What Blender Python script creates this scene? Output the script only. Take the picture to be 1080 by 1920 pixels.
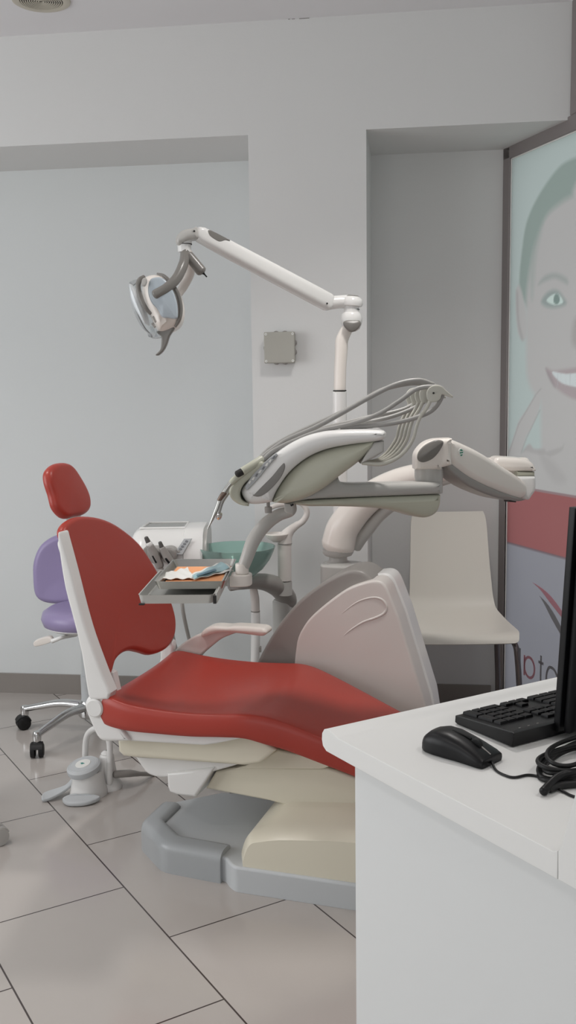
import bpy, bmesh, math, random
import numpy as np
from mathutils import Vector, Matrix
from mathutils.geometry import tessellate_polygon

random.seed(3)
SC = bpy.context.scene
COL = SC.collection
PI = math.pi
for o in list(bpy.data.objects):
    bpy.data.objects.remove(o)

# ---------------------------------------------------------------- camera
F_PX = 1850.0
PITCH = math.radians(-7.06)
ROLL = math.atan(0.0135)
H = 1.35
cp, sp = math.cos(PITCH), math.sin(PITCH)
cr_, sr_ = math.cos(ROLL), math.sin(ROLL)
Rv, Uv, Fv = np.array([1, 0, 0.]), np.array([0, -sp, cp]), np.array([0, cp, sp])
cam_d = bpy.data.cameras.new('camera')
cam = bpy.data.objects.new('camera', cam_d)
COL.objects.link(cam)
cx_, cy_ = cr_ * Rv - sr_ * Uv, sr_ * Rv + cr_ * Uv
M = Matrix.Identity(4)
for i in range(3):
    M[i][0], M[i][1], M[i][2] = cx_[i], cy_[i], -Fv[i]
M[2][3] = H
cam.matrix_world = M
cam_d.sensor_fit = 'HORIZONTAL'
cam_d.sensor_width = 36
cam_d.lens = F_PX / 1080 * 36
cam_d.clip_start = 0.05
SC.camera = cam

# ---------------------------------------------------------------- light
SC.view_settings.view_transform = 'Standard'
SC.view_settings.look = 'None'
SC.view_settings.gamma = 1
SC.view_settings.use_curve_mapping = False
SC.view_settings.exposure = 0.55
world = bpy.data.worlds.new('daylight')
SC.world = world
world.use_nodes = True
bg = world.node_tree.nodes['Background']
bg.inputs[0].default_value = (0.95, 0.98, 1.0, 1)
bg.inputs[1].default_value = 0.75


def area(name, loc, target, sx, sy, power, col):
    d = bpy.data.lights.new(name, 'AREA')
    d.shape = 'RECTANGLE'; d.size = sx; d.size_y = sy
    d.energy = power; d.color = col
    o = bpy.data.objects.new(name, d)
    o.location = loc
    o.rotation_euler = (Vector(target) - Vector(loc)).to_track_quat('-Z', 'Y').to_euler()
    COL.objects.link(o)
    return o


# daylight through the street window behind the camera and the window on the left
area('window_daylight_front', (-0.6, -2.9, 1.35), (-0.6, 3, 1.0), 3.6, 1.7, 8, (1.0, 0.985, 0.975))
area('window_daylight_left', (-3.28, 1.7, 1.45), (3, 2.2, 0.9), 2.6, 1.5, 26, (0.97, 0.985, 0.99))
LAMPS = [(-1.4, 0.9, 34), (1.15, 1.05, 24), (0.35, 2.65, 62), (-1.4, 2.7, 44)]


# ---------------------------------------------------------------- projection helpers
def ray(px, py):
    x, y = (px - 540) / F_PX, (py - 960) / F_PX
    return (cr_ * x - sr_ * y) * Rv - (sr_ * x + cr_ * y) * Uv + Fv


O3 = np.array([0, 0, H])
ta = math.radians(108)
A3 = np.array([math.sin(ta), math.cos(ta), 0]); S3 = np.array([-A3[1], A3[0], 0])   # chair axis, chair side
tb = math.radians(-31)
D1 = np.array([math.sin(tb), math.cos(tb), 0]); D2 = np.array([D1[1], -D1[0], 0])   # desk axes
N3 = np.array([0.1287956, 0.99167116, 0]); T3 = np.array([N3[1], -N3[0], 0])        # back wall normal / direction
C_BACK, C_FRONT = 4.166, 3.7576
Z3 = np.array([0, 0, 1.])


def onp(px, py, n, c):
    r = ray(px, py)
    n = np.asarray(n, float)
    return O3 + r * ((c - n @ O3) / (n @ r))


def V(px, py, v): return onp(px, py, S3, v)
def Y(px, py, y): return onp(px, py, (0, 1, 0), y)
def Z(px, py, z): return onp(px, py, (0, 0, 1), z)
def B(px, py, c=C_BACK): return onp(px, py, N3, c)
def UV(u, v, z): return A3 * u + S3 * v + Z3 * z
def DK(a, b, z): return D1 * a + D2 * b + Z3 * z
def VL(pts, v): return [V(x, y, v) for x, y in pts]
def YL(pts, y): return [Y(a, b, y) for a, b in pts]


# ---------------------------------------------------------------- materials
def lin(c):
    return tuple(((x / 255) / 12.92 if x / 255 <= 0.04045 else ((x / 255 + 0.055) / 1.055) ** 2.4) for x in c)


def mat(name, rgb, rough=0.5, metal=0.0, spec=0.5, bump=0.0, bscale=40, trans=0.0, coat=0.0, var=0.03, ior=1.45):
    m = bpy.data.materials.new(name)
    m.use_nodes = True
    nt = m.node_tree
    p = nt.nodes['Principled BSDF']
    c = lin(rgb)
    p.inputs['Roughness'].default_value = rough
    p.inputs['Metallic'].default_value = metal
    p.inputs['Specular IOR Level'].default_value = spec
    p.inputs['IOR'].default_value = ior
    p.inputs['Transmission Weight'].default_value = trans
    p.inputs['Coat Weight'].default_value = coat
    p.inputs['Coat Roughness'].default_value = 0.08
    tc = nt.nodes.new('ShaderNodeTexCoord')
    nz = nt.nodes.new('ShaderNodeTexNoise')
    nz.inputs['Scale'].default_value = bscale
    nz.inputs['Detail'].default_value = 3
    nt.links.new(tc.outputs['Object'], nz.inputs['Vector'])
    if var > 0:
        mx = nt.nodes.new('ShaderNodeMixRGB')
        mx.inputs[1].default_value = tuple(x * (1 - var) for x in c) + (1,)
        mx.inputs[2].default_value = tuple(min(1, x * (1 + var)) for x in c) + (1,)
        n2 = nt.nodes.new('ShaderNodeTexNoise'); n2.inputs['Scale'].default_value = 3
        nt.links.new(tc.outputs['Object'], n2.inputs['Vector'])
        nt.links.new(n2.outputs[0], mx.inputs[0])
        nt.links.new(mx.outputs[0], p.inputs['Base Color'])
    else:
        p.inputs['Base Color'].default_value = c + (1,)
    if bump > 0:
        b = nt.nodes.new('ShaderNodeBump')
        b.inputs['Strength'].default_value = bump
        b.inputs['Distance'].default_value = 0.002
        nt.links.new(nz.outputs[0], b.inputs['Height'])
        nt.links.new(b.outputs[0], p.inputs['Normal'])
    return m


MT = dict(
    wall=mat('wall_paint', (222, 222, 221), 0.85, spec=0.2, bump=0.15, bscale=120, var=0.01),
    wall_bluelit=mat('wall_paint_bluelit', (218, 221, 221), 0.85, spec=0.2, bump=0.15, bscale=120, var=0.01),  # wall paint with the bluish window light put into its colour
    ceil=mat('ceiling_paint', (232, 231, 233), 0.9, spec=0.1, var=0.01),
    skirt=mat('skirting_tile', (143, 137, 132), 0.35, var=0.08),
    white=mat('white_plastic', (230, 229, 227), 0.22, spec=0.5, var=0.01),
    warm=mat('warm_lit_white_plastic', (234, 227, 220), 0.26, var=0.015),  # white plastic with a warm light cast put into its colour
    pink=mat('pink_lit_white_plastic', (220, 214, 209), 0.32, var=0.015),  # off-white plastic, pinkish bounce from the red put into its colour
    cream=mat('cream_plastic', (220, 214, 196), 0.32, var=0.02),
    grey=mat('grey_plastic', (186, 184, 180), 0.3, var=0.02),
    dgrey=mat('dark_grey_plastic', (150, 146, 142), 0.34, var=0.02),
    cap=mat('cap_grey', (124, 121, 117), 0.3),
    bgrey=mat('metal_grey_paint', (192, 195, 197), 0.42, var=0.02),
    green=mat('green_grey_plastic', (190, 190, 174), 0.36, var=0.02),
    hose=mat('grey_silicone', (158, 156, 153), 0.4, var=0.03),
    lever=mat('lever_plastic', (190, 188, 178), 0.35),
    red=mat('red_vinyl', (166, 60, 49), 0.36, spec=0.5, bump=0.06, bscale=350, var=0.03),
    purple=mat('lilac_vinyl', (150, 138, 176), 0.35, var=0.02),
    steel=mat('brushed_steel', (190, 190, 186), 0.28, metal=1.0, bump=0.05, bscale=200),
    chrome=mat('chrome', (205, 205, 205), 0.14, metal=1.0, var=0),
    rail=mat('satin_aluminium', (200, 200, 196), 0.42, metal=0.5),
    black=mat('black_plastic', (16, 16, 18), 0.38, spec=0.35, var=0.05),
    blackm=mat('matt_black_plastic', (10, 10, 12), 0.5, spec=0.25, var=0.05),
    key=mat('key_plastic', (19, 19, 21), 0.5, spec=0.3),
    rubber=mat('black_rubber', (13, 13, 14), 0.5, var=0.05),
    dark=mat('dark_gap', (40, 38, 37), 0.6),
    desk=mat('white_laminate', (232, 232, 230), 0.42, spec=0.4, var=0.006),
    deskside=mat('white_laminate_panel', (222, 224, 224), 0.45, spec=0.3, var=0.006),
    chairw=mat('ivory_plywood', (226, 223, 214), 0.35, var=0.01),
    frame=mat('window_frame_metal', (142, 135, 134), 0.45, metal=0.2),
    box=mat('junction_grey', (172, 170, 162), 0.5),
    spk=mat('speaker_beige', (196, 190, 176), 0.5),
    orange=mat('orange_paper', (246, 178, 132), 0.8, spec=0.1, bump=0.1, bscale=300),
    paper=mat('white_paper', (232, 232, 228), 0.7, spec=0.2),
    blue=mat('blue_pouch_film', (158, 196, 204), 0.25, spec=0.6),
    mem=mat('control_membrane', (176, 178, 180), 0.35),
    ink=mat('grey_ink', (120, 122, 126), 0.5),
    logo=mat('green_logo', (40, 132, 104), 0.45),
    teal=mat('teal_logo', (30, 140, 130), 0.4),
    pinkink=mat('pink_ink', (190, 136, 148), 0.6),
    greyink=mat('grey_film_ink', (132, 132, 136), 0.6),
    lens=None,
)


def glass(name, rgb, rough=0.05, mix=0.5):
    m = bpy.data.materials.new(name); m.use_nodes = True
    nt = m.node_tree
    p = nt.nodes['Principled BSDF']
    p.inputs['Base Color'].default_value = lin(rgb) + (1,)
    p.inputs['Transmission Weight'].default_value = mix
    p.inputs['Roughness'].default_value = rough
    p.inputs['IOR'].default_value = 1.2
    return m


m = bpy.data.materials.new('green_frosted_glass'); m.use_nodes = True
nt = m.node_tree; nt.nodes.clear()
o_ = nt.nodes.new('ShaderNodeOutputMaterial'); tp = nt.nodes.new('ShaderNodeBsdfTransparent'); tl = nt.nodes.new('ShaderNodeBsdfTranslucent'); di = nt.nodes.new('ShaderNodeBsdfDiffuse'); go = nt.nodes.new('ShaderNodeBsdfGlossy')
tp.inputs[0].default_value = lin((226, 243, 239)) + (1,); tl.inputs[0].default_value = lin((222, 248, 242)) + (1,); di.inputs[0].default_value = lin((204, 240, 231)) + (1,)
go.inputs['Roughness'].default_value = 0.08
a1 = nt.nodes.new('ShaderNodeMixShader'); a2 = nt.nodes.new('ShaderNodeMixShader'); a3 = nt.nodes.new('ShaderNodeMixShader'); fr_n = nt.nodes.new('ShaderNodeFresnel')
a1.inputs[0].default_value = 0.5; a2.inputs[0].default_value = 0.5; fr_n.inputs[0].default_value = 1.45
nt.links.new(tl.outputs[0], a1.inputs[1]); nt.links.new(di.outputs[0], a1.inputs[2])
nt.links.new(a1.outputs[0], a2.inputs[1]); nt.links.new(tp.outputs[0], a2.inputs[2])
nt.links.new(fr_n.outputs[0], a3.inputs[0]); nt.links.new(a2.outputs[0], a3.inputs[1]); nt.links.new(go.outputs[0], a3.inputs[2]); nt.links.new(a3.outputs[0], o_.inputs[0])
MT['bowl'] = m
m = bpy.data.materials.new('clear_shield'); m.use_nodes = True
nt = m.node_tree; nt.nodes.clear()
o_ = nt.nodes.new('ShaderNodeOutputMaterial'); tp = nt.nodes.new('ShaderNodeBsdfTransparent'); go = nt.nodes.new('ShaderNodeBsdfGlossy'); a1 = nt.nodes.new('ShaderNodeMixShader'); lw = nt.nodes.new('ShaderNodeLayerWeight'); dw = nt.nodes.new('ShaderNodeBsdfDiffuse'); a0 = nt.nodes.new('ShaderNodeMixShader')
tp.inputs[0].default_value = (0.93, 0.95, 0.96, 1); go.inputs['Roughness'].default_value = 0.1; lw.inputs[0].default_value = 0.06; a0.inputs[0].default_value = 0.16
nt.links.new(tp.outputs[0], a0.inputs[1]); nt.links.new(dw.outputs[0], a0.inputs[2])
nt.links.new(lw.outputs['Fresnel'], a1.inputs[0]); nt.links.new(a0.outputs[0], a1.inputs[1]); nt.links.new(go.outputs[0], a1.inputs[2]); nt.links.new(a1.outputs[0], o_.inputs[0])
MT['lens'] = m
MT['silver'] = mat('silvered_reflector', (236, 238, 240), 0.3, metal=0.15)


# ---------------------------------------------------------------- object helpers
def finish(bm, name, m, loc, ang=38):
    bmesh.ops.remove_doubles(bm, verts=bm.verts, dist=1e-6)
    bmesh.ops.recalc_face_normals(bm, faces=bm.faces)
    for f in bm.faces: f.smooth = True
    a = math.radians(ang)
    for e in bm.edges:
        if len(e.link_faces) == 2 and e.calc_face_angle(0) > a: e.smooth = False
    bmesh.ops.translate(bm, verts=bm.verts, vec=-Vector(loc))
    me = bpy.data.meshes.new(name)
    bm.to_mesh(me); bm.free()
    if m is not None: me.materials.append(m)
    return me


def root_loc(o):
    while o.parent: o = o.parent
    return o.location.copy()


def part(name, bm, m, parent, label=None, ang=38):
    me = finish(bm, name, m, root_loc(parent), ang)
    o = bpy.data.objects.new(name, me)
    COL.objects.link(o)
    o.parent = parent
    wn = o.modifiers.new('weighted_normal', 'WEIGHTED_NORMAL'); wn.keep_sharp = True
    if label: o['label'] = label
    return o


def thing(name, label, cat, loc, group=None):
    o = bpy.data.objects.new(name, None)
    o.empty_display_size = 0.05
    COL.objects.link(o)
    o.location = Vector([float(x) for x in loc])
    o['label'] = label; o['category'] = cat
    if group: o['group'] = group
    return o


def single(name, bm, m, loc, label, cat, group=None, ang=38):
    loc = Vector([float(x) for x in loc])
    o = bpy.data.objects.new(name, finish(bm, name, m, loc, ang))
    COL.objects.link(o); o.location = loc
    o['label'] = label; o['category'] = cat
    if group: o['group'] = group
    return o


def struct(name, bm, m, ang=38):
    o = bpy.data.objects.new(name, finish(bm, name, m, (0, 0, 0), ang))
    COL.objects.link(o); o['kind'] = 'structure'
    return o


def copy_tree(o, parent=None):
    c = o.copy(); COL.objects.link(c); c.parent = parent
    for ch in [x for x in bpy.data.objects if x.parent == o]: copy_tree(ch, c)
    return c


# ---------------------------------------------------------------- shape helpers
def smooth(pts, k=4, closed=True, corners=()):
    P = [np.asarray(p, float) for p in pts]; n = len(P); out = []

    def tan(i):
        if (i % n) in corners: return P[0] * 0
        if closed: return (P[(i + 1) % n] - P[(i - 1) % n]) / 2
        return (P[min(i + 1, n - 1)] - P[max(i - 1, 0)]) / (2 if 0 < i < n - 1 else 1)
    for i in range(n if closed else n - 1):
        a, b = P[i], P[(i + 1) % n]; ta_, tb_ = tan(i), tan(i + 1)
        L = np.linalg.norm(b - a)
        for t_ in (ta_, tb_):
            l = np.linalg.norm(t_)
            if l > 1.2 * L and l > 0: t_ *= 1.2 * L / l
        for j in range(k):
            t = j / k
            out.append((2*t**3-3*t*t+1)*a + (t**3-2*t*t+t)*ta_ + (-2*t**3+3*t*t)*b + (t**3-t*t)*tb_)
    if not closed: out.append(P[-1])
    return out


def skin(bm, rings, cap0=True, cap1=True, closed=True):
    R = [[bm.verts.new(Vector([float(c) for c in p])) for p in r] for r in rings]
    n = len(R[0])
    for a, b in zip(R, R[1:]):
        for i in range(n if closed else n - 1):
            j = (i + 1) % n
            try: bm.faces.new((a[i], a[j], b[j], b[i]))
            except ValueError: pass
    for c, r in ((cap0, R[0]), (cap1, R[-1])):
        if c:
            try: bm.faces.new(r)
            except ValueError: pass
    return R


def slab(bm, pts, depth, r=0.006, m=3, dome=0.0, rb=None):
    """solid plate: outline pts (3-D, planar), pushed back along depth, edges rounded"""
    P = np.array([np.asarray(p, float) for p in pts]); d = np.asarray(depth, float)
    T = np.linalg.norm(d); dn = d / T
    keep = [i for i in range(len(P)) if np.linalg.norm(P[i] - P[i - 1]) > 1e-5]; P = P[keep]; n = len(P)
    c = P.mean(0); ar = sum(np.cross(P[i] - c, P[(i + 1) % n] - c) for i in range(n))
    nn = ar / np.linalg.norm(ar)
    inn = []
    for i in range(n):
        e0 = P[i] - P[i - 1]; e1 = P[(i + 1) % n] - P[i]
        a = np.cross(nn, e0); a /= np.linalg.norm(a); b = np.cross(nn, e1); b /= np.linalg.norm(b)
        inn.append((a + b) / max(0.5, 1 + a @ b))
    inn = np.array(inn)
    # never round further in than the plate is wide there
    wid = np.full(n, 1e9)
    Q = np.roll(P, -1, 0)
    for i in range(n):
        d_ = inn[i] / np.linalg.norm(inn[i]); s_ax = np.cross(nn, d_)
        A0, B0 = (P - P[i]), (Q - P[i])
        sa0, sb0 = A0 @ s_ax, B0 @ s_ax
        for j in range(n):
            if j == i or (j + 1) % n == i or sa0[j] * sb0[j] > 0: continue
            f = sa0[j] / (sa0[j] - sb0[j] + 1e-15)
            hd = (A0[j] + (B0[j] - A0[j]) * f) @ d_
            if 1e-6 < hd < wid[i]: wid[i] = hd
    lim = wid * 0.42
    for _ in range(2): lim = np.minimum(lim, (np.roll(lim, 1) + np.roll(lim, -1) + lim) / 3 * 1.05)
    if rb is None: rb = r
    r = min(r, T * 0.49); rb = min(rb, T * 0.49)
    rings = []
    if dome:
        base = P + inn * np.minimum(r, lim)[:, None]; cc = base.mean(0)
        for s in (0.12, 0.4, 0.7, 0.88):
            rings.append(cc + (base - cc) * s - dn * dome * (1 - s * s))
    for k in range(m, -1, -1):
        a = k / m * PI / 2
        rings.append(P + inn * np.minimum(r, lim)[:, None] * (1 - math.cos(a)) + dn * r * (1 - math.sin(a)))
    for k in range(0, m + 1):
        a = k / m * PI / 2
        rings.append(P + inn * np.minimum(rb, lim)[:, None] * (1 - math.cos(a)) + dn * (T - rb * (1 - math.sin(a))))
    R = skin(bm, rings, False, False)
    for rg in (R[0], R[-1]):
        for tri in tessellate_polygon([[v.co for v in rg]]):
            if len(set(tri)) == 3:
                try: bm.faces.new([rg[q] for q in tri])
                except ValueError: pass
    return bm


def newslab(pts, depth, r=0.006, m=3, **k): return slab(bmesh.new(), pts, depth, r, m, **k)


def tube(bm, pts, rad, seg=12, k=6, flat=None, up=(0, 0, 1), cap=True, sm=True):
    """swept tube; rad number or list per control point; flat = (scale side, scale up)"""
    P = [np.asarray(p, float) for p in pts]; n0 = len(P)
    rs = [rad] * n0 if np.isscalar(rad) else list(rad)
    if sm and n0 > 2:
        C = smooth(P, k, closed=False); R = np.interp(np.linspace(0, n0 - 1, len(C)), range(n0), rs)
    else: C, R = P, np.array(rs, float)
    C = np.array(C); N = len(C)
    tg = np.gradient(C, axis=0); tg /= np.maximum(np.linalg.norm(tg, axis=1), 1e-9)[:, None]
    u = np.asarray(up, float)
    if abs(u @ tg[0]) > 0.95: u = np.array([0, 1., 0]) if abs(tg[0][1]) < 0.9 else np.array([1., 0, 0])
    rings = []
    fx, fy = flat if flat else (1, 1)
    fr = []
    for i in range(N):
        if flat:
            uu = np.asarray(up, float)
            if abs(uu @ tg[i]) > 0.98: uu = u
            else: u = uu
        u = u - (u @ tg[i]) * tg[i]; u /= np.linalg.norm(u)
        s = np.cross(tg[i], u); fr.append((u.copy(), s))

    def ring(c, rr, f):
        return [c + f[1] * math.cos(2*PI*j/seg) * rr * fx + f[0] * math.sin(2*PI*j/seg) * rr * fy for j in range(seg)]
    if cap:
        for a in (75, 50, 25):
            a = math.radians(a); rings.append(ring(C[0] - tg[0] * R[0] * math.sin(a) * 0.6, R[0] * math.cos(a), fr[0]))
    for i in range(N): rings.append(ring(C[i], R[i], fr[i]))
    if cap:
        for a in (25, 50, 75):
            a = math.radians(a); rings.append(ring(C[-1] + tg[-1] * R[-1] * math.sin(a) * 0.6, R[-1] * math.cos(a), fr[-1]))
    skin(bm, rings)
    return bm


def newtube(*a, **k): return tube(bmesh.new(), *a, **k)


def lathe(bm, prof, c, axis=(0, 0, 1), seg=32, cap=True):
    ax = np.asarray(axis, float); ax /= np.linalg.norm(ax)
    u = np.array([1., 0, 0]) if abs(ax[0]) < 0.9 else np.array([0, 1., 0])
    u = u - (u @ ax) * ax; u /= np.linalg.norm(u); w = np.cross(ax, u); c = np.asarray(c, float)
    rings = [[c + ax * h + (u * math.cos(2*PI*j/seg) + w * math.sin(2*PI*j/seg)) * max(r, 1e-4) for j in range(seg)] for r, h in prof]
    skin(bm, rings, cap, cap)
    return bm


def newlathe(*a, **k): return lathe(bmesh.new(), *a, **k)


def rbox(bm, c, ex, ey, ez, sx, sy, sz, r=0.004, m=2):
    """rounded box centred at c; unit axes ex ey ez, full sizes"""
    c, ex, ey, ez = [np.asarray(q, float) for q in (c, ex, ey, ez)]
    r = min(r, sx / 2.01, sy / 2.01, sz / 2.01)
    pts = []
    for qx, qy, a0 in ((1, 1, 0), (-1, 1, 90), (-1, -1, 180), (1, -1, 270)):
        for j in range(4):
            a = math.radians(a0 + 30 * j)
            pts.append(c + ex * (qx * (sx / 2 - r) + r * math.cos(a)) + ey * (qy * (sy / 2 - r) + r * math.sin(a)) + ez * sz / 2)
    slab(bm, pts, -ez * sz, r * 0.98, m)
    return bm


def newbox(*a, **k): return rbox(bmesh.new(), *a, **k)


# ================================================================ THE ROOM
def quadpanel(bm, a, b, z0, z1, back, t=0.12):
    """upright wall slab from ground point a to b, thickness pushed along back"""
    a, b, k = np.asarray(a, float)[:2], np.asarray(b, float)[:2], np.asarray(back, float)[:2] * t
    for lo, hi in ((z0, z1),):
        vs = []
        for z in (lo, hi):
            for p in (a, b, b + k, a + k): vs.append(bm.verts.new((p[0], p[1], z)))
        for f in ((0, 1, 5, 4), (1, 2, 6, 5), (2, 3, 7, 6), (3, 0, 4, 7), (4, 5, 6, 7), (3, 2, 1, 0)):
            bm.faces.new([vs[i] for i in f])


ZC, ZS = 2.69, 2.29
XL, YF = -3.4, -3.0
def W(c, x):  # point of a wall line N3.p=c at given x
    return np.array([x, (c - N3[0] * x) / N3[1], 0])


cor = np.array([0.885, 4.0845, 0])                                   # corner recess / shop window
sg = math.radians(180 - 17.9); G3 = np.array([math.sin(sg), math.cos(sg), 0])   # shop window direction, towards the camera
GN = np.array([-G3[1], G3[0], 0])                                     # points outside
if GN[0] < 0: GN = -GN
C_BACK = N3 @ cor
gfr = cor + G3 * ((C_BACK - C_FRONT) / -(N3 @ G3))                    # where the front plane meets the shop window
ps = [W(C_FRONT, -0.1295)[:2], W(C_FRONT, 0.3045)[:2]]

bm = bmesh.new()
fl = [(-3.6, -3.2), (3.4, -3.2), (3.4, 0.0), tuple((cor + GN * 0.2)[:2]), (0.9, 4.5), (-3.6, 4.9)]
vs = [bm.verts.new((x, y, 0)) for x, y in fl]; vb = [bm.verts.new((x, y, -0.1)) for x, y in fl]
bm.faces.new(vs); bm.faces.new(vb)
for i in range(len(fl)): bm.faces.new((vs[i], vs[i - 1], vb[i - 1], vb[i]))
floor = struct('floor', bm, None)
m = bpy.data.materials.new('floor_tile'); m.use_nodes = True
nt = m.node_tree; p = nt.nodes['Principled BSDF']
tc = nt.nodes.new('ShaderNodeTexCoord')
t_ = math.radians(-31.1)
cmb = nt.nodes.new('ShaderNodeCombineXYZ')
for i, (vec, off) in enumerate((((math.sin(t_), math.cos(t_), 0), -2.139 + 0.2975 + 5.95), ((math.cos(t_), -math.sin(t_), 0), -0.9325 + 0.391 * 10))):
    dt = nt.nodes.new('ShaderNodeVectorMath'); dt.operation = 'DOT_PRODUCT'
    dt.inputs[1].default_value = vec
    ad = nt.nodes.new('ShaderNodeMath'); ad.operation = 'ADD'; ad.inputs[1].default_value = off
    nt.links.new(tc.outputs['Object'], dt.inputs[0]); nt.links.new(dt.outputs['Value'], ad.inputs[0])
    nt.links.new(ad.outputs[0], cmb.inputs[i])
br = nt.nodes.new('ShaderNodeTexBrick')
br.offset = 0.5; br.offset_frequency = 2
br.inputs['Scale'].default_value = 1
br.inputs['Brick Width'].default_value = 0.595
br.inputs['Row Height'].default_value = 0.3905
br.inputs['Mortar Size'].default_value = 0.0022
br.inputs['Mortar Smooth'].default_value = 0.1
br.inputs['Bias'].default_value = 0
br.inputs['Color1'].default_value = lin((188, 181, 176)) + (1,)
br.inputs['Color2'].default_value = lin((183, 177, 172)) + (1,)
br.inputs['Mortar'].default_value = lin((70, 62, 60)) + (1,)
nt.links.new(cmb.outputs[0], br.inputs['Vector'])
nz = nt.nodes.new('ShaderNodeTexNoise'); nz.inputs['Scale'].default_value = 2.2; nz.inputs['Detail'].default_value = 5
nt.links.new(tc.outputs['Object'], nz.inputs['Vector'])
mx = nt.nodes.new('ShaderNodeMixRGB'); mx.blend_type = 'MULTIPLY'; mx.inputs[0].default_value = 0.12
nt.links.new(br.outputs['Color'], mx.inputs[1]); nt.links.new(nz.outputs[0], mx.inputs[2])
nt.links.new(mx.outputs[0], p.inputs['Base Color'])
rr = nt.nodes.new('ShaderNodeMapRange'); rr.inputs[3].default_value = 0.09; rr.inputs[4].default_value = 0.17
nt.links.new(nz.outputs[0], rr.inputs[0]); nt.links.new(rr.outputs[0], p.inputs['Roughness'])
p.inputs['Specular IOR Level'].default_value = 0.5
bp = nt.nodes.new('ShaderNodeBump'); bp.invert = True; bp.inputs['Distance'].default_value = 0.001; bp.inputs['Strength'].default_value = 0.5
nt.links.new(br.outputs['Fac'], bp.inputs['Height']); nt.links.new(bp.outputs[0], p.inputs['Normal'])
floor.data.materials.append(m)

bm = bmesh.new()
vs = [bm.verts.new((x, y, ZC)) for x, y in fl]; vb = [bm.verts.new((x, y, ZC + 0.1)) for x, y in fl]
bm.faces.new(vs); bm.faces.new(vb)
for i in range(len(fl)): bm.faces.new((vs[i], vs[i - 1], vb[i - 1], vb[i]))
struct('ceiling', bm, MT['ceil'])

bm = bmesh.new()
quadpanel(bm, W(C_BACK, -3.5), W(C_BACK, -0.04), 0, ZS + 0.02, N3)
struct('wall_back_left_recess', bm, MT['wall_bluelit'])
bm = bmesh.new()
quadpanel(bm, W(C_BACK, 0.3045), cor, 0, ZS + 0.02, N3)
struct('wall_back_right_recess', bm, MT['wall'])
bm = bmesh.new()                                                      # pillar and header over both recesses
quadpanel(bm, W(C_FRONT, -0.1295), W(C_FRONT, 0.3045), 0, ZS, N3, 0.52)
quadpanel(bm, W(C_FRONT, -3.5), gfr - G3 * 0.0, ZS, ZC, N3, 0.52)
struct('wall_back', bm, MT['wall'])
bm = bmesh.new()
quadpanel(bm, (XL, YF), (XL, 4.8), 0, 0.7, (-1, 0)); quadpanel(bm, (XL, YF), (XL, 4.8), 2.5, ZC, (-1, 0))
quadpanel(bm, (XL, YF), (XL, 0.7), 0.7, 2.5, (-1, 0)); quadpanel(bm, (XL, 3.3), (XL, 4.8), 0.7, 2.5, (-1, 0))
struct('wall_left', bm, MT['wall'])
bm = bmesh.new()
quadpanel(bm, (XL - 0.1, YF), (-2.4, YF), 0, ZC, (0, -1)); quadpanel(bm, (1.2, YF), (3.4, YF), 0, ZC, (0, -1))
quadpanel(bm, (-2.4, YF), (1.2, YF), 0, 0.5, (0, -1)); quadpanel(bm, (-2.4, YF), (1.2, YF), 2.6, ZC, (0, -1))
struct('wall_front', bm, MT['wall'])
gend = cor + G3 * 2.1
bm = bmesh.new()
quadpanel(bm, gend, (3.2, -0.6), 0, ZC, GN); quadpanel(bm, (3.2, -0.6), (3.2, YF), 0, ZC, (1, 0))
struct('wall_right', bm, MT['wall'])

# skirting
bm = bmesh.new(); quadpanel(bm, W(C_BACK, -3.39), W(C_BACK, -0.06), 0, 0.09, -N3, 0.012)
struct('baseboard_left_recess', bm, MT['skirt'])
bm = bmesh.new(); quadpanel(bm, W(C_BACK, 0.31), cor - T3 * 0.03, 0, 0.088, -N3, 0.012)
struct('baseboard_right_recess', bm, MT['skirt'])
bm = bmesh.new(); quadpanel(bm, W(C_FRONT, -0.1295), W(C_FRONT, 0.3045), 0, 0.09, -N3, 0.012)
struct('baseboard_pillar', bm, MT['skirt'])

# little cracks in the paint at the ceiling line
bm = bmesh.new()
for x0, x1, y in ((540, 544, 36), (547, 553, 35.5), (561, 580, 34.5)):
    a, b = B(x0, y, C_FRONT - 0.0005), B(x1, y, C_FRONT - 0.0005)
    rbox(bm, (a + b) / 2, T3, Z3, N3, np.linalg.norm(a - b), 0.002, 0.001, 0.0003, 1)
struct('trim_1', bm, MT['frame'])

# ceiling lamps outside the frame: recessed spots, each lights the room
for i, (x, y, pw_) in enumerate(LAMPS):
    d = bpy.data.lights.new('downlight', 'SPOT'); d.spot_size = math.radians(120); d.spot_blend = 0.9; d.shadow_soft_size = 0.12; d.energy = pw_; d.color = (1.0, 0.965, 0.93)
    o = bpy.data.objects.new('downlight_glow', d); o.location = (x, y, ZC - 0.012); COL.objects.link(o)
    t = thing('ceiling_downlight', ('recessed ceiling spotlight near the street window, left of the two', 'recessed ceiling spotlight above the reception desk', 'recessed ceiling spotlight above the dental unit cabinet', 'recessed ceiling spotlight nearest the left recess')[i], 'ceiling light', (x, y, ZC), 'recessed ceiling spotlights')
    bmx = newlathe([(0.075, 0), (0.078, -0.006), (0.095, -0.006), (0.097, 0)], (x, y, ZC), cap=False)
    part('trim_ring', bmx, MT['white'], t)

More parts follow.
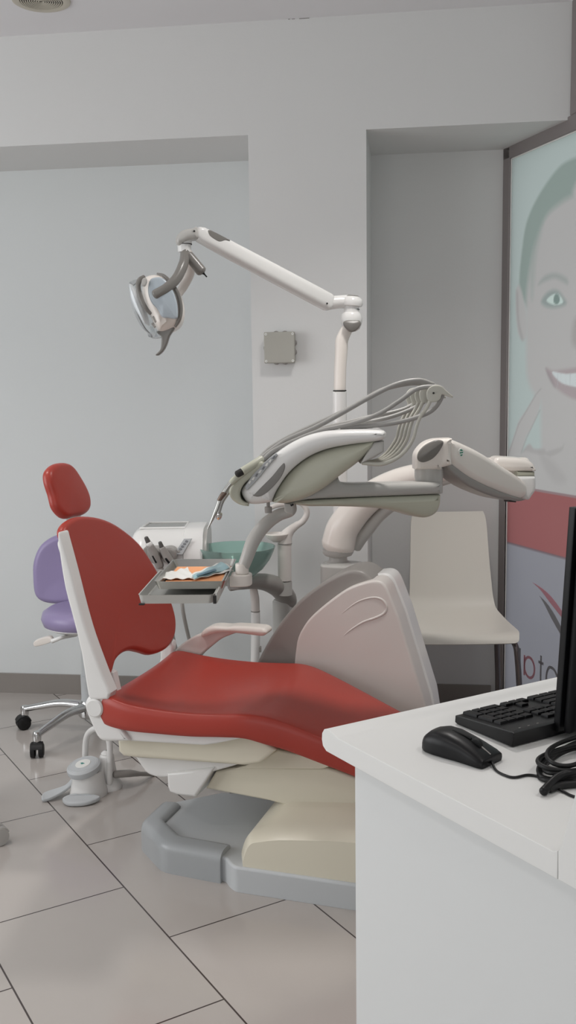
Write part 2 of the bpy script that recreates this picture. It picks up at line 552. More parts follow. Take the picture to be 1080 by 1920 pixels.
# round loudspeaker at the top left
c = Z(77, 0, ZC); t = thing('ceiling_speaker', 'round beige loudspeaker grille set into the ceiling', 'speaker', c)
part('rim', newlathe([(0.001, -0.001), (0.072, -0.001), (0.074, -0.006), (0.092, -0.008), (0.098, -0.005), (0.1, 0.0)], c, seg=48), MT['spk'], t)
bm = bmesh.new()
for k in range(9):
    r0 = 0.008 + k * 0.0073
    lathe(bm, [(r0, -0.003), (r0, -0.0065), (r0 + 0.0034, -0.0065), (r0 + 0.0034, -0.003)], c, seg=40, cap=False)
part('grille', bm, MT['spk'], t)
part('backing', newlathe([(0.001, -0.0022), (0.0725, -0.0022), (0.0725, -0.003), (0.001, -0.003)], c, seg=40, cap=False), MT['dark'], t)

# ---------------------------------------------------------------- shop window with printed film
def G(s, z, out=0.0): return cor + G3 * s + GN * out + Z3 * z
def GP(px, py):  # photo point on the window plane -> (s, z)
    q = onp(px, py, GN, GN @ cor + 0.0); return ((q - cor) @ G3, q[2])


LG = 2.05
bm = bmesh.new()
def gbar(s0, s1, z0, z1, o0=-0.008, o1=0.03):
    rbox(bm, G((s0 + s1) / 2, (z0 + z1) / 2, (o0 + o1) / 2), G3, Z3, GN, s1 - s0, z1 - z0, o1 - o0, 0.003, 1)
gbar(0.0, 0.05, 0, ZS)
gbar(0.0, LG, ZS - 0.045, ZS + 0.012)
gbar((gfr - cor) @ G3 + 0.008, (gfr - cor) @ G3 + 0.07, ZS + 0.012, ZC)
gbar(0.05, LG, 0, 0.06)
gbar(LG, LG + 0.06, 0, ZC)
gbar((gfr - cor) @ G3 + 0.07, LG, ZC - 0.05, ZC)
win = struct('window_1', bm, MT['frame'])
bm = bmesh.new()
quadpanel(bm, G(0.06, 0), G(LG - 0.02, 0), ZS + 0.01, ZC - 0.04, GN, 0.006)
mg = bpy.data.materials.new('transom_glass'); mg.use_nodes = True
mg.node_tree.nodes['Principled BSDF'].inputs['Transmission Weight'].default_value = 0.9
mg.node_tree.nodes['Principled BSDF'].inputs['Roughness'].default_value = 0.25
o = part('transom_pane', bm, mg, win)

# film artwork computed as colours on a fine grid: a soft smiling face, a red band and a grey field
NS, NZ = 300, 460
ss = np.linspace(0.05, LG, NS); zz = np.linspace(0.06, ZS - 0.045, NZ)
SS, ZZ = np.meshgrid(ss, zz)
BGc = np.array([182, 193, 190.]); HAIR = np.array([150, 163, 157.]); SKIN = np.array([185, 183, 181.])
LINEC = np.array([164, 160, 159.])
s_l = GP(975, 560)[0]; s_eye = GP(1040, 560)[0]; s_m0 = GP(1022, 700)[0]
s_c = GP(1103, 640)[0]


def sdf(poly):
    P = np.array(poly); n = len(P); d = np.full(SS.shape, 1e9); inside = np.zeros(SS.shape, bool)
    for i in range(n):
        a, b = P[i - 1], P[i]; e = b - a
        wx, wy = SS - a[0], ZZ - a[1]
        t = np.clip((wx * e[0] + wy * e[1]) / (e @ e + 1e-12), 0, 1)
        d = np.minimum(d, np.hypot(wx - e[0] * t, wy - e[1] * t))
        cnd = ((a[1] > ZZ) != (b[1] > ZZ)) & (SS < (b[0] - a[0]) * (ZZ - a[1]) / (b[1] - a[1] + 1e-12) + a[0])
        inside ^= cnd
    return np.where(inside, -d, d)


IMG = np.ones(SS.shape + (3,)) * BGc
def paint(poly, col, soft=0.006, amt=1.0, mirror=False, sm=True, px=True):
    q = [GP(*k) for k in poly] if px else poly
    if sm: q = [tuple(k) for k in smooth(q, 4)]
    d = sdf(q)
    if mirror: d = np.minimum(d, sdf([(2 * s_c - a, b) for a, b in q]))
    w = np.clip(0.5 - d / (2 * soft), 0, 1)[..., None] * amt
    IMG[:] = IMG * (1 - w) + np.asarray(col, float) * w


paint([(1150, 275), (1110, 285), (1079, 295), (1050, 310), (1022, 345), (1000, 382), (985, 420), (977, 470), (972, 530), (978, 560), (1005, 600), (1080, 640), (1150, 640)], HAIR, 0.008, mirror=True)
paint([(1150, 330), (1110, 345), (1080, 362), (1050, 380), (1023, 405), (1003, 450), (992, 500), (985, 560), (985, 640), (986, 700), (992, 725), (1002, 742), (1012, 755), (1013, 830), (1020, 870), (1150, 900)], SKIN, 0.016, mirror=True)
paint([(966, 545), (972, 535), (980, 560), (986, 600), (985, 630), (978, 638), (970, 625), (966, 590)], SKIN, 0.008, mirror=True)
paint([(966, 545), (968, 600), (975, 636), (980, 637), (972, 600), (970, 550)], LINEC, 0.006, 0.6, mirror=True)
paint([(1010, 390), (1000, 430), (993, 500), (996, 560), (1003, 480), (1015, 420)], HAIR, 0.02, 0.5, mirror=True)
paint([(1008, 533), (1020, 518), (1040, 513), (1060, 522), (1062, 532), (1040, 521), (1020, 527)], (160, 165, 162), 0.010, 0.95, mirror=True)
paint([(1013, 565), (1025, 548), (1042, 544), (1054, 556), (1060, 570), (1040, 577), (1022, 575)], (150, 160, 157), 0.009, 0.9, mirror=True)
paint([(1023, 564), (1033, 553), (1045, 551), (1054, 564), (1052, 569), (1038, 572)], (200, 214, 208), 0.003, mirror=True)
paint([(1036, 562), (1039, 552), (1045, 552), (1048, 562), (1044, 570), (1038, 569)], (132, 148, 143), 0.003, mirror=True)
paint([(1022, 690), (1035, 695), (1060, 692), (1110, 690), (1110, 745), (1080, 750), (1050, 735), (1032, 716)], (172, 161, 162), 0.007, mirror=True)
paint([(1033, 697), (1060, 701), (1110, 699), (1110, 728), (1070, 724), (1048, 716)], (206, 212, 212), 0.003, mirror=True)
for xx_ in (1043, 1050, 1058, 1067, 1079, 1093):
    paint([(xx_, 699), (xx_ + .8, 699), (xx_ + .8, 724), (xx_, 722)], (176, 180, 182), 0.002, 0.6, mirror=True, sm=False)
paint([(1021, 690), (1030, 702), (1040, 726), (1036, 724), (1026, 706)], (158, 150, 151), 0.006, 0.8, mirror=True)
paint([(1075, 600), (1070, 640), (1085, 655), (1110, 655), (1095, 640), (1088, 600)], (160, 155, 152), 0.015, 0.6, mirror=True)
# pointing hand under the chin
paint([(1002, 740), (1012, 727), (1013, 745), (1008, 770), (996, 800), (984, 820), (973, 852), (945, 862), (958, 830), (970, 792), (985, 768)], SKIN, 0.004)
for a_, b_ in (((1001, 742), (970, 795)), ((970, 795), (950, 855)), ((1010, 768), (985, 820)), ((985, 820), (974, 850)), ((1012, 728), (1000, 742))):
    paint([a_, b_, (b_[0] + 1.6, b_[1] + 1), (a_[0] + 1.6, a_[1] + 1)], LINEC, 0.003, 0.7, sm=False)
paint([(945, 855), (975, 850), (990, 833), (1000, 842), (1030, 840), (1060, 828), (1110, 820), (1110, 930), (1000, 925), (945, 920)], SKIN, 0.006)
paint([(975, 850), (990, 833), (1000, 842), (1020, 842), (1020, 852), (998, 850), (985, 846)], LINEC, 0.006, 0.5)
paint([(1010, 848), (1040, 870), (1060, 900), (1040, 905), (1020, 880)], LINEC, 0.015, 0.35)
paint([(1022, 848), (1052, 838), (1056, 832), (1052, 845), (1030, 856)], LINEC, 0.005, 0.5)
zr1 = np.mean([GP(1007, 921.5)[1], GP(1080, 931.9)[1]]); zr0 = np.mean([GP(944.7, 1015.6)[1], GP(1054.9, 1043.3)[1]])
def band(z0, z1, col):
    w = (np.clip(0.5 - (ZZ - z1) / 0.004, 0, 1) * np.clip(0.5 + (ZZ - z0) / 0.004, 0, 1))[..., None]
    IMG[:] = IMG * (1 - w) + np.asarray(col, float) * w
band(zr0, zr1, (156, 100, 100)); band(-1, zr0, (148, 148, 155)); band(zr1 - 0.002, zr1 + 0.006, (150, 130, 132)); band(zr0 - 0.007, zr0 + 0.001, (120, 104, 110))
bm = bmesh.new()
cl = bm.loops.layers.float_color.new('film')
grid = [[bm.verts.new(Vector(G(s, z, 0.004))) for s in ss] for z in zz]
lut = np.array([lin(c) for c in IMG.reshape(-1, 3)]).reshape(IMG.shape)
for i in range(NZ - 1):
    for j in range(NS - 1):
        f = bm.faces.new((grid[i][j], grid[i][j + 1], grid[i + 1][j + 1], grid[i + 1][j]))
        for l, (a_, b_) in zip(f.loops, ((i, j), (i, j + 1), (i + 1, j + 1), (i + 1, j))):
            l[cl] = tuple(lut[a_, b_]) + (1,)
mf = bpy.data.materials.new('printed_film'); mf.use_nodes = True
nt = mf.node_tree; nt.nodes.clear()
at = nt.nodes.new('ShaderNodeAttribute'); at.attribute_name = 'film'
df = nt.nodes.new('ShaderNodeBsdfDiffuse'); tr = nt.nodes.new('ShaderNodeBsdfTranslucent')
mxs = nt.nodes.new('ShaderNodeMixShader'); mxs.inputs[0].default_value = 0.55
gl = nt.nodes.new('ShaderNodeBsdfGlossy'); gl.inputs['Roughness'].default_value = 0.25
mx2 = nt.nodes.new('ShaderNodeMixShader'); mx2.inputs[0].default_value = 0.03
out = nt.nodes.new('ShaderNodeOutputMaterial')
nt.links.new(at.outputs['Color'], df.inputs[0]); nt.links.new(at.outputs['Color'], tr.inputs[0])
nt.links.new(df.outputs[0], mxs.inputs[1]); nt.links.new(tr.outputs[0], mxs.inputs[2])
nt.links.new(mxs.outputs[0], mx2.inputs[1]); nt.links.new(gl.outputs[0], mx2.inputs[2]); nt.links.new(mx2.outputs[0], out.inputs[0])
t = thing('window_film', 'printed window film of a smiling woman above a red band, with mirrored lettering', 'window film', G(0.05, 0.06))
film = part('printed_sheet', bm, mf, t)
# pale sealing bead
bm = bmesh.new()
rbox(bm, G(0.052, (ZS - 0.045 + 0.06) / 2, 0.001), G3, Z3, GN, 0.005, ZS - 0.105, 0.005, 0.001, 1)
rbox(bm, G((LG + .05) / 2, ZS - 0.0475, 0.001), G3, Z3, GN, LG - 0.05, 0.005, 0.005, 0.001, 1)
part('seal', bm, MT['white'], t)
def ink(name, polys, m):
    bm = bmesh.new()
    for q in polys:
        slab(bm, [G(a, b, 0.0035) for a, b in q], -GN * 0.0012, 0.0003, 1)
    return part(name, bm, m, t)
def ribbon(pts, w, closed=False):
    P = smooth([np.array(k) for k in pts], 8, closed); P = np.array(P); tg = np.gradient(P, axis=0)
    if closed: tg = np.roll(P, -1, 0) - np.roll(P, 1, 0)
    tg /= np.linalg.norm(tg, axis=1)[:, None]; nn = np.stack([-tg[:, 1], tg[:, 0]], 1) * w / 2
    L, Rr = P + nn, P - nn
    k = len(P)
    return [[L[i], L[(i + 1) % k], Rr[(i + 1) % k], Rr[i]] for i in range(k if closed else k - 1)]
def swoosh(px, m):
    ink('swoosh', [smooth([np.array(GP(*k)) for k in px], 5, corners=(0, len(px) // 2))], m)
swoosh([(997, 1092), (1015, 1103), (1035, 1122), (1060, 1158), (1075, 1190), (1052, 1158), (1030, 1130), (1012, 1106)], MT['pinkink'])
swoosh([(1011, 1118), (1024, 1131), (1040, 1155), (1060, 1195), (1072, 1225), (1050, 1190), (1032, 1158), (1019, 1132)], MT['greyink'])
s0, zb = GP(982, 1268)[0], GP(982, 1273)[1]; s1 = GP(1002, 1250)[0]; xh = GP(992, 1234)[1] - GP(992, 1272)[1]
sa, sb = GP(982, 1250)[0], GP(1001, 1250)[0]; wl = 0.011; R_ = (sb - sa) / 2
zb = GP(992, 1271)[1]; xh = GP(992, 1233)[1] - zb
sl = GP(973.5, 1240)[0]; st = GP(1013, 1250)[0]; tp = GP(973, 1215)[1]
pitch = sb - sa
ink('letter', ribbon([(sl, tp), (sl, zb)], wl), MT['greyink'])
ell = [((sa + sb) / 2 + R_ * math.cos(q), zb + xh / 2 + xh / 2 * math.sin(q)) for q in np.linspace(0, 2 * PI, 17)[:-1]]
ink('letter', ribbon(ell, wl, True) + ribbon([(sa, zb + xh), (sa, zb)], wl), MT['pinkink'])
ink('letter', ribbon([(st, zb + xh * 1.35), (st, zb + 0.006), (st + 0.012, zb)], wl) + ribbon([(st - 0.018, zb + xh), (st + 0.018, zb + xh)], wl), MT['greyink'])
s_n = st + 0.04
def letter_n(s): return ribbon([(s, zb), (s, zb + xh * .55), (s + pitch * .2, zb + xh * .93), (s + pitch * .5, zb + xh), (s + pitch * .8, zb + xh * .9), (s + pitch, zb + xh * .6), (s + pitch, zb)], wl)
ink('letter', letter_n(s_n), MT['greyink'])
s_e = s_n + pitch + 0.03
ell = [(s_e + R_ - R_ * math.cos(q), zb + xh / 2 + xh / 2 * math.sin(q)) for q in np.linspace(0, 1.75 * PI, 14)]
ink('letter', ribbon(ell, wl) + ribbon([(s_e, zb + xh / 2), (s_e + 2 * R_, zb + xh / 2)], wl), MT['greyink'])
s_d = s_e + pitch + 0.03
ell = [(s_d + R_ + R_ * math.cos(q), zb + xh / 2 + xh / 2 * math.sin(q)) for q in np.linspace(0, 2 * PI, 17)[:-1]]
ink('letter', ribbon(ell, wl, True) + ribbon([(s_d, tp), (s_d, zb)], wl), MT['greyink'])

# ---------------------------------------------------------------- junction box on the pillar
a = B(494, 622.5, C_FRONT - 0.045); b = B(552, 622, C_FRONT - 0.045); d = B(496, 681, C_FRONT - 0.045)
c = (b + d) / 2; sw = np.linalg.norm(b - a); sh = np.linalg.norm(d - a)
t = thing('junction_box', 'square grey plastic electrical junction box on the white pillar', 'junction box', c + N3 * 0.045)
part('box_body', newbox(c + N3 * 0.026, T3, Z3, N3, sw * 0.97, sh * 0.97, 0.038, 0.008), MT['box'], t)
part('lid', newbox(c + N3 * 0.003, T3, Z3, N3, sw, sh, 0.008, 0.01, 3), MT['box'], t)
for x, y in ((-1, -1), (1, -1), (-1, 1), (1, 1)):
    cc = c + T3 * x * (sw / 2 - 0.008) + Z3 * y * (sh / 2 - 0.008)
    sc = part('screw', newlathe([(0.001, 0.0), (0.0045, 0.0), (0.005, 0.002)], cc - N3 * 0.0022, N3, 16), MT['paper'], t)
    part('screw_slot', newbox(cc - N3 * 0.0026, T3 if x > 0 else Z3, N3, Z3 if x > 0 else T3, 0.004, 0.0008, 0.0014, 0.0002, 1), MT['dark'], sc)
for dx, dy, ax in ((-.13, .5, Z3), (.16, .5, Z3), (-.13, -.5, -Z3), (.16, -.5, -Z3), (.5, .15, T3), (.5, -.15, T3), (-.5, 0, -T3)):
    cc = c + N3 * 0.024 + T3 * dx * sw * .97 + Z3 * dy * sh * .97
    part('grommet', newlathe([(0.012, -0.002), (0.012, 0.001), (0.006, 0.006), (0.001, 0.007)], cc, ax, 20), MT['dgrey'], t)

# ================================================================ DENTAL CHAIR
c0 = UV(-0.75, 2.62, 0)
t = thing('dental_chair', 'red vinyl dental treatment chair on a cream and grey base', 'dental chair', c0)
chair = t
VC = 2.62
# floor plate
def mirror_v(pts): return [(u, 2 * VC - v) for u, v in reversed(pts)]
near = [(0.35, 2.357), (-0.92, 2.357), (-0.95, 2.372), (-0.975, 2.399), (-1.0, 2.404), (-1.15, 2.425), (-1.265, 2.535)]
pl = near + mirror_v(near)
def flat(pts, z): return [UV(u, v, z) for u, v in pts]
part('base_plate', newslab(smooth(flat(pl, 0.072), 4, corners=(0, 4, 5, 6, 7, 8, 9, 13)), (0, 0, -0.072), 0.008, 3, rb=0.001), MT['bgrey'], t)
bm = bmesh.new()
# bumper wrapped round the rear of the plate, with a step section
path = [(-0.99, 2.424), (-1.155, 2.437), (-1.262, 2.535), (-1.262, 2.665)]
sec = [(-0.036, 0.0), (-0.036, 0.060), (-0.033, 0.072), (-0.026, 0.081), (-0.014, 0.087), (0.014, 0.089), (0.026, 0.086), (0.033, 0.079), (0.036, 0.0)]
rings = []
P = smooth([np.array(q) for q in path], 6, closed=False, corners=(0, 1, 2, 3))
P = [np.array(q) for q in path]
P2 = []
for i, q in enumerate(P):
    if 0 < i < len(P) - 1:
        a = q + (P[i - 1] - q) / np.linalg.norm(P[i - 1] - q) * 0.014; b = q + (P[i + 1] - q) / np.linalg.norm(P[i + 1] - q) * 0.014
        for tt in np.linspace(0, 1, 5): P2.append((1 - tt) ** 2 * a + 2 * tt * (1 - tt) * q + tt * tt * b)
    else: P2.append(q)
P2 = np.array(P2); tg = np.gradient(P2, axis=0); tg /= np.linalg.norm(tg, axis=1)[:, None]
ends = [(0, .55), (1, 1)]
n2 = np.stack([-tg[:, 1], tg[:, 0]], 1)
if (n2[3] @ (np.array([-1.0, 2.62]) - P2[3])) < 0: n2 = -n2
for i in range(len(P2)):
    rings.append([UV(*(P2[i] + n2[i] * o_), z_) for o_, z_ in sec])
q = rings[-1]; cc = np.mean(q, axis=0); dd = S3 * 0.02
rings.append([cc + (k - cc) * 0.8 + dd - Z3 * 0.008 for k in q])
q = rings[0]; cc = np.mean(q, axis=0)
rings.insert(0, [cc + (k - cc) * np.array([0.96, 0.96, 1]) + A3 * 0.006 for k in q])
skin(bm, rings)
part('base_bumper', bm, mat('bumper_grey', (164, 167, 169), 0.3), t, label='grey rounded bumper around the end of the base')
# cream cover of the base: side profile with rising middle, crowned
prof = [(-0.922, 0.072), (-0.924, 0.10), (-0.905, 0.148), (-0.875, 0.16), (-0.75, 0.176), (-0.6, 0.188), (-0.3, 0.2), (0.1, 0.19), (0.26, 0.16), (0.29, 0.12), (0.29, 0.072)]
bm = bmesh.new()
pr = [np.array(p) for p in smooth([np.array(p) for p in prof], 4, corners=(0, 10))]
rings = []
for k in range(19):
    w = -1 + 2 * k / 18; v = VC + w * 0.255
    e = max(0, (abs(w) - 0.93) / 0.07)
    lift = 0.07 * math.exp(-(w * 1.5) ** 2)
    rg = []
    for u, z in pr:
        ins = 0.014 * (1 - math.sqrt(max(0, 1 - e * e)))
        f = min(1, max(0, (u + 0.91) / 0.1)); f = f * f * (3 - 2 * f)
        zz_ = z - ins + (lift * f if z > 0.13 else 0)
        rg.append(UV(u + (ins if u < -0.7 else 0), v, max(0.07, zz_)))
    rings.append(rg)
skin(bm, rings)
part('base_cover', bm, MT['cream'], t, ang=50)
# lifting arm and housings under the seat, each from its side outline
def side(name, px, v, w, m, r=0.01, parent=None, sm=0, label=None, corners=()):
    q = VL(px, v)
    if sm: q = smooth(q, sm, corners=corners)
    return part(name, newslab(q, S3 * w, r, 3), m, parent or chair, label=label)


side('lift_arm', [(404, 1447), (459, 1436), (520, 1408), (590, 1432), (700, 1470), (640, 1540), (505, 1502), (385, 1479)], 2.50, 0.24, MT['cream'], 0.008)
side('link_cover', [(440, 1441), (459, 1436), (520, 1406), (640, 1430), (600, 1444)], 2.49, 0.26, MT['cream'], 0.006)
side('lower_housing', [(250, 1415), (458, 1430), (400, 1447.5), (350, 1453.5), (306, 1458.5), (287, 1456), (271, 1446.5)], 2.47, 0.30, MT['white'], 0.008, sm=3, corners=(0, 1))
side('motor_box', [(312, 1450), (356, 1445), (401, 1440), (366, 1496), (331, 1491.6), (317, 1486), (313, 1476)], 2.46, 0.2, MT['white'], 0.01)
side('upper_housing', [(219, 1384), (381, 1386), (470, 1378), (518, 1407), (487, 1433), (457, 1436.5), (255, 1422), (230, 1419), (221, 1410)], 2.425, 0.39, MT['cream'], 0.012)
side('seat_frame', [(222, 1364), (470, 1379), (457, 1384), (405, 1395.5), (381.5, 1398.5), (244.5, 1390.5), (232, 1384)], 2.385, 0.47, MT['white'], 0.008)

# seat and leg rest cushion, lofted along the chair
st = [  # u, z top centre, z top edge, half width, z bottom
    (-1.345, 0.470, 0.478, 0.225, 0.455), (-1.34, 0.487, 0.500, 0.243, 0.438), (-1.31, 0.493, 0.512, 0.258, 0.424), (-1.24, 0.478, 0.500, 0.270, 0.419), (-1.15, 0.462, 0.492, 0.272, 0.42),
    (-1.05, 0.462, 0.490, 0.271, 0.422), (-0.96, 0.478, 0.494, 0.268, 0.428), (-0.90, 0.490, 0.498, 0.262, 0.428), (-0.85, 0.492, 0.493, 0.252, 0.415),
    (-0.79, 0.477, 0.476, 0.238, 0.398), (-0.70, 0.447, 0.443, 0.222, 0.366), (-0.60, 0.410, 0.404, 0.205, 0.330), (-0.45, 0.348, 0.343, 0.19, 0.275), (-0.3, 0.288, 0.285, 0.18, 0.225), (-0.18, 0.245, 0.245, 0.165, 0.19), (-0.12, 0.23, 0.228, 0.12, 0.2), (-0.1, 0.22, 0.218, 0.07, 0.21)]
st = np.array(st)
fine = np.array(smooth(list(st), 4, closed=False))
bm = bmesh.new(); rings = []
for u, zc, ze, hw, zb_ in fine:
    rg = []
    th = ze - zb_
    for j in range(9): # bottom, near to far
        w = -0.93 + 1.86 * j / 8; rg.append(UV(u, VC + w * hw, zb_))
    for a in (-60, -30, 0, 30, 60):
        a = math.radians(a); rg.append(UV(u, VC + hw * (0.955 + 0.045 * math.cos(a)), (ze + zb_) / 2 + th / 2 * math.sin(a)))
    for j in range(15):
        w = 0.95 - 1.9 * j / 14
        rg.append(UV(u, VC + w * hw, zc + (ze - zc) * (abs(w) / 0.95) ** 2.5 + 0.004 * (1 - w * w)))
    for a in (60, 30, 0, -30, -60):
        a = math.radians(a); rg.append(UV(u, VC - hw * (0.955 + 0.045 * math.cos(a)), (ze + zb_) / 2 + th / 2 * math.sin(a)))
    rings.append(rg)
skin(bm, rings)
part('seat_cushion', bm, MT['red'], t, ang=60)

# backrest on its reclined plane
Rd = A3 * -0.276 + Z3; Rd /= np.linalg.norm(Rd)
BN = np.cross(S3, Rd); BN /= np.linalg.norm(BN)
if BN @ A3 < 0: BN = -BN
q0 = V(196, 1272, 2.395)
cb = BN @ q0
back_px = [(121, 990), (130, 977), (152, 967), (190, 970), (225, 986), (262, 1017), (288, 1055), (310, 1096), (324, 1130), (332, 1163), (330, 1193), (316, 1215), (290, 1226), (268, 1221), (250, 1218), (233, 1224), (220, 1238), (214, 1257), (209, 1268), (202, 1273), (196, 1264), (184, 1227), (167, 1165), (151, 1100), (136, 1043), (123, 1006)]
bpts = smooth([onp(x, y, BN, cb) for x, y in back_px], 4)
part('backrest_cushion', newslab(bpts, -BN * 0.030, 0.018, 5, dome=-0.003, rb=0.010), MT['red'], t, ang=60)
c_ = np.mean(bpts, axis=0)
part('backrest_shell', newslab([c_ + (p_ - c_) * 0.88 - BN * 0.030 for p_ in bpts], -BN * 0.022, 0.010, 4), MT['white'], t)
# side rail of the backrest and hinges
rail = [(107.5, 1012), (109, 998), (113, 1003), (132, 1072), (149, 1139), (166, 1197), (193, 1270), (206, 1300), (202, 1312), (170, 1312), (163, 1297), (152, 1228), (137, 1164), (121, 1103), (111, 1042)]
side('backrest_rail', rail, 2.362, 0.05, MT['white'], 0.008, sm=3, corners=(6, 7, 8))
side('rail_foot', [(188, 1250), (212, 1262), (220, 1298), (190, 1312), (180, 1280)], 2.45, 0.03, MT['white'], 0.006)
hinge = [(158, 1325), (165, 1306), (180, 1299), (201, 1303), (222, 1360), (243, 1390), (200, 1391), (185, 1386), (174, 1367)]
side('hinge_cover', hinge, 2.37, 0.045, MT['white'], 0.01, sm=3, corners=(3, 4, 5))
cc = V(178.5, 1327, 2.368); rr_ = 0.0265
part('hinge_cap', newlathe([(0.001, -0.008), (rr_ * .85, -0.008), (rr_, -0.004), (rr_ * 1.03, 0.004)], cc, S3, 40), MT['white'], t, label='round white hinge cap')
far = [V(x, y, 2.855) for x, y in [(300, 1200), (322, 1204), (322, 1225), (316, 1262), (325, 1290), (296, 1300), (290, 1270), (300, 1235)]]
part('backrest_rail', newslab(smooth(far, 3), S3 * 0.035, 0.008, 3), MT['white'], t)
# armrest on the far side
arm = [(322, 1228), (340, 1208), (376, 1188), (430, 1180), (455, 1182), (440, 1188), (415, 1198), (395, 1213), (378, 1228), (370, 1240), (330, 1240)]
side('armrest_support', arm, 2.89, 0.03, MT['pink'], 0.008, sm=3, corners=(9, 10))
pad = [(376, 1187), (386, 1178), (402, 1174.5), (424, 1176), (440, 1174.5), (490, 1178), (499, 1184), (498, 1190), (488, 1194), (440, 1188), (405, 1188), (378, 1196)]
side('armrest_pad', pad, 2.87, 0.065, MT['warm'], 0.012, sm=3)
# headrest
hq0 = V(122, 970, 2.50); ch = BN @ hq0
hpx = [(95, 885), (100, 874), (111, 867), (128, 866), (141, 873), (155, 893), (167, 915), (173.5, 935), (173, 953), (163, 963), (145, 967), (131, 970), (120, 963), (110, 948), (104, 925), (97, 903)]
hq = smooth([onp(x, y, BN, ch) for x, y in hpx], 4)
part('headrest_cushion', newslab(hq, -BN * 0.036, 0.017, 5, dome=0.004), MT['red'], t, ang=60)
ch_ = np.mean(hq, axis=0)
part('headrest_bracket', newslab([onp(x, y, BN, ch - 0.05) for x, y in [(124, 955), (150, 955), (156, 985), (134, 985)]], -BN * 0.012, 0.003, 2), MT['steel'], t)

# ================================================================ FOOT CONTROL
c = Z(160, 1490, 0)
t = thing('foot_control', 'white and grey foot pedal with a bent tube handle on the floor tiles', 'foot pedal', c)
# body, seen from above at the left: round drum and a tail
E1 = c.copy()
fx = Z(235, 1478, 0) - Z(120, 1500, 0); fx[2] = 0; fx /= np.linalg.norm(fx); fy = np.cross(Z3, fx)
def FC(a, b, z): return c + fx * a + fy * b + Z3 * z
bm = bmesh.new()
rings = []
for z, s_ in ((0, 1.0), (0.012, 1.0), (0.018, 0.97), (0.05, 0.86), (0.085, 0.82)):
    rings.append([FC(0.012 + 0.064 * s_ * math.cos(q), 0.058 * s_ * math.sin(q), z) for q in np.linspace(0, 2 * PI, 33)[:-1]])
skin(bm, rings)
part('body', bm, MT['white'], t)
bm = bmesh.new(); rings = []
for z, s_ in ((0, 1.0), (0.012, 0.98), (0.03, 0.74), (0.08, 0.56), (0.11, 0.5), (0.116, 0.4)):
    rings.append([FC(0.086 + 0.05 * s_ * math.cos(q), 0.03 + 0.05 * s_ * math.sin(q), z) for q in np.linspace(0, 2 * PI, 25)[:-1]])
skin(bm, rings)
part('handle_socket', bm, MT['white'], t)
ct = FC(0.002, 0.0, 0.082); axd = Z3 * 1 - fx * 0.22 - fy * 0.1
part('drum_top', newlathe([(0.05, 0.0), (0.056, 0.004), (0.058, 0.012), (0.057, 0.022), (0.05, 0.028), (0.048, 0.0275), (0.046, 0.029), (0.043, 0.0285), (0.041, 0.030), (0.001, 0.031)], ct, axd, 40), MT['bgrey'], t)
axn = axd / np.linalg.norm(axd)
lb = part('label_disc', newlathe([(0.026, 0.0), (0.025, 0.0015), (0.001, 0.0017)], ct + axn * 0.0302, axd, 32), MT['paper'], t)
part('label_mark', newbox(ct + axn * 0.0322, fx, fy, axn, 0.014, 0.012, 0.0006, 0.002, 2), MT['teal'], lb)
bm = newslab(smooth([FC(-0.058, 0.045, 0.03), FC(-0.13, 0.035, 0.022), FC(-0.145, 0.004, 0.014), FC(-0.125, -0.004, 0.014), FC(-0.07, 0.0, 0.03), FC(-0.03, 0.02, 0.05), FC(-0.03, 0.05, 0.05)], 4), (0, 0, -0.011), 0.004, 2)
part('pedal_lever', bm, MT['bgrey'], t)
bm = newslab(smooth([FC(0.0, -0.055, 0.026), FC(0.03, -0.082, 0.02), FC(-0.02, -0.098, 0.016), FC(-0.075, -0.075, 0.016), FC(-0.085, -0.035, 0.02), FC(-0.05, -0.028, 0.026), FC(-0.03, -0.045, 0.028)], 4), (0, 0, -0.014), 0.005, 2)
part('toe_plate', bm, MT['bgrey'], t)
yh = FC(0.05, 0.02, 0)[1]
part('tube_handle', newtube([Y(160, 1440, yh + 0.05), Y(160, 1400, yh + 0.05), Y(165, 1376, yh + 0.04), Y(180, 1366, yh + 0.02), Y(196, 1371, yh), Y(205, 1392, yh - 0.01), Y(206, 1430, yh - 0.01), Y(205, 1468, yh - 0.01)], 0.0105, 14), MT['white'], t)
yk = yh + 0.01
kb_ = FC(.086, .03, .114)
sk = part('socket_cap', newlathe([(.02, 0), (.019, .008), (.012, .014), (.001, .015)], kb_, seg=24), MT['white'], t)
part('knob', newtube([kb_ + Z3 * .012 + fx * .004, kb_ + Z3 * .03 + fx * .010], [.005, .0065], 12), MT['rubber'], sk)
ya = Z(222, 1462, 0.035)[1]
part('cable', newtube([Y(216, 1452, ya), Y(243, 1450, ya + .02), Y(262, 1451, ya + .05), Y(290, 1451, ya + .12), Y(330, 1449, ya + .2)], [0.013, 0.013, 0.008, 0.008, 0.008], 12), MT['dgrey'], t)

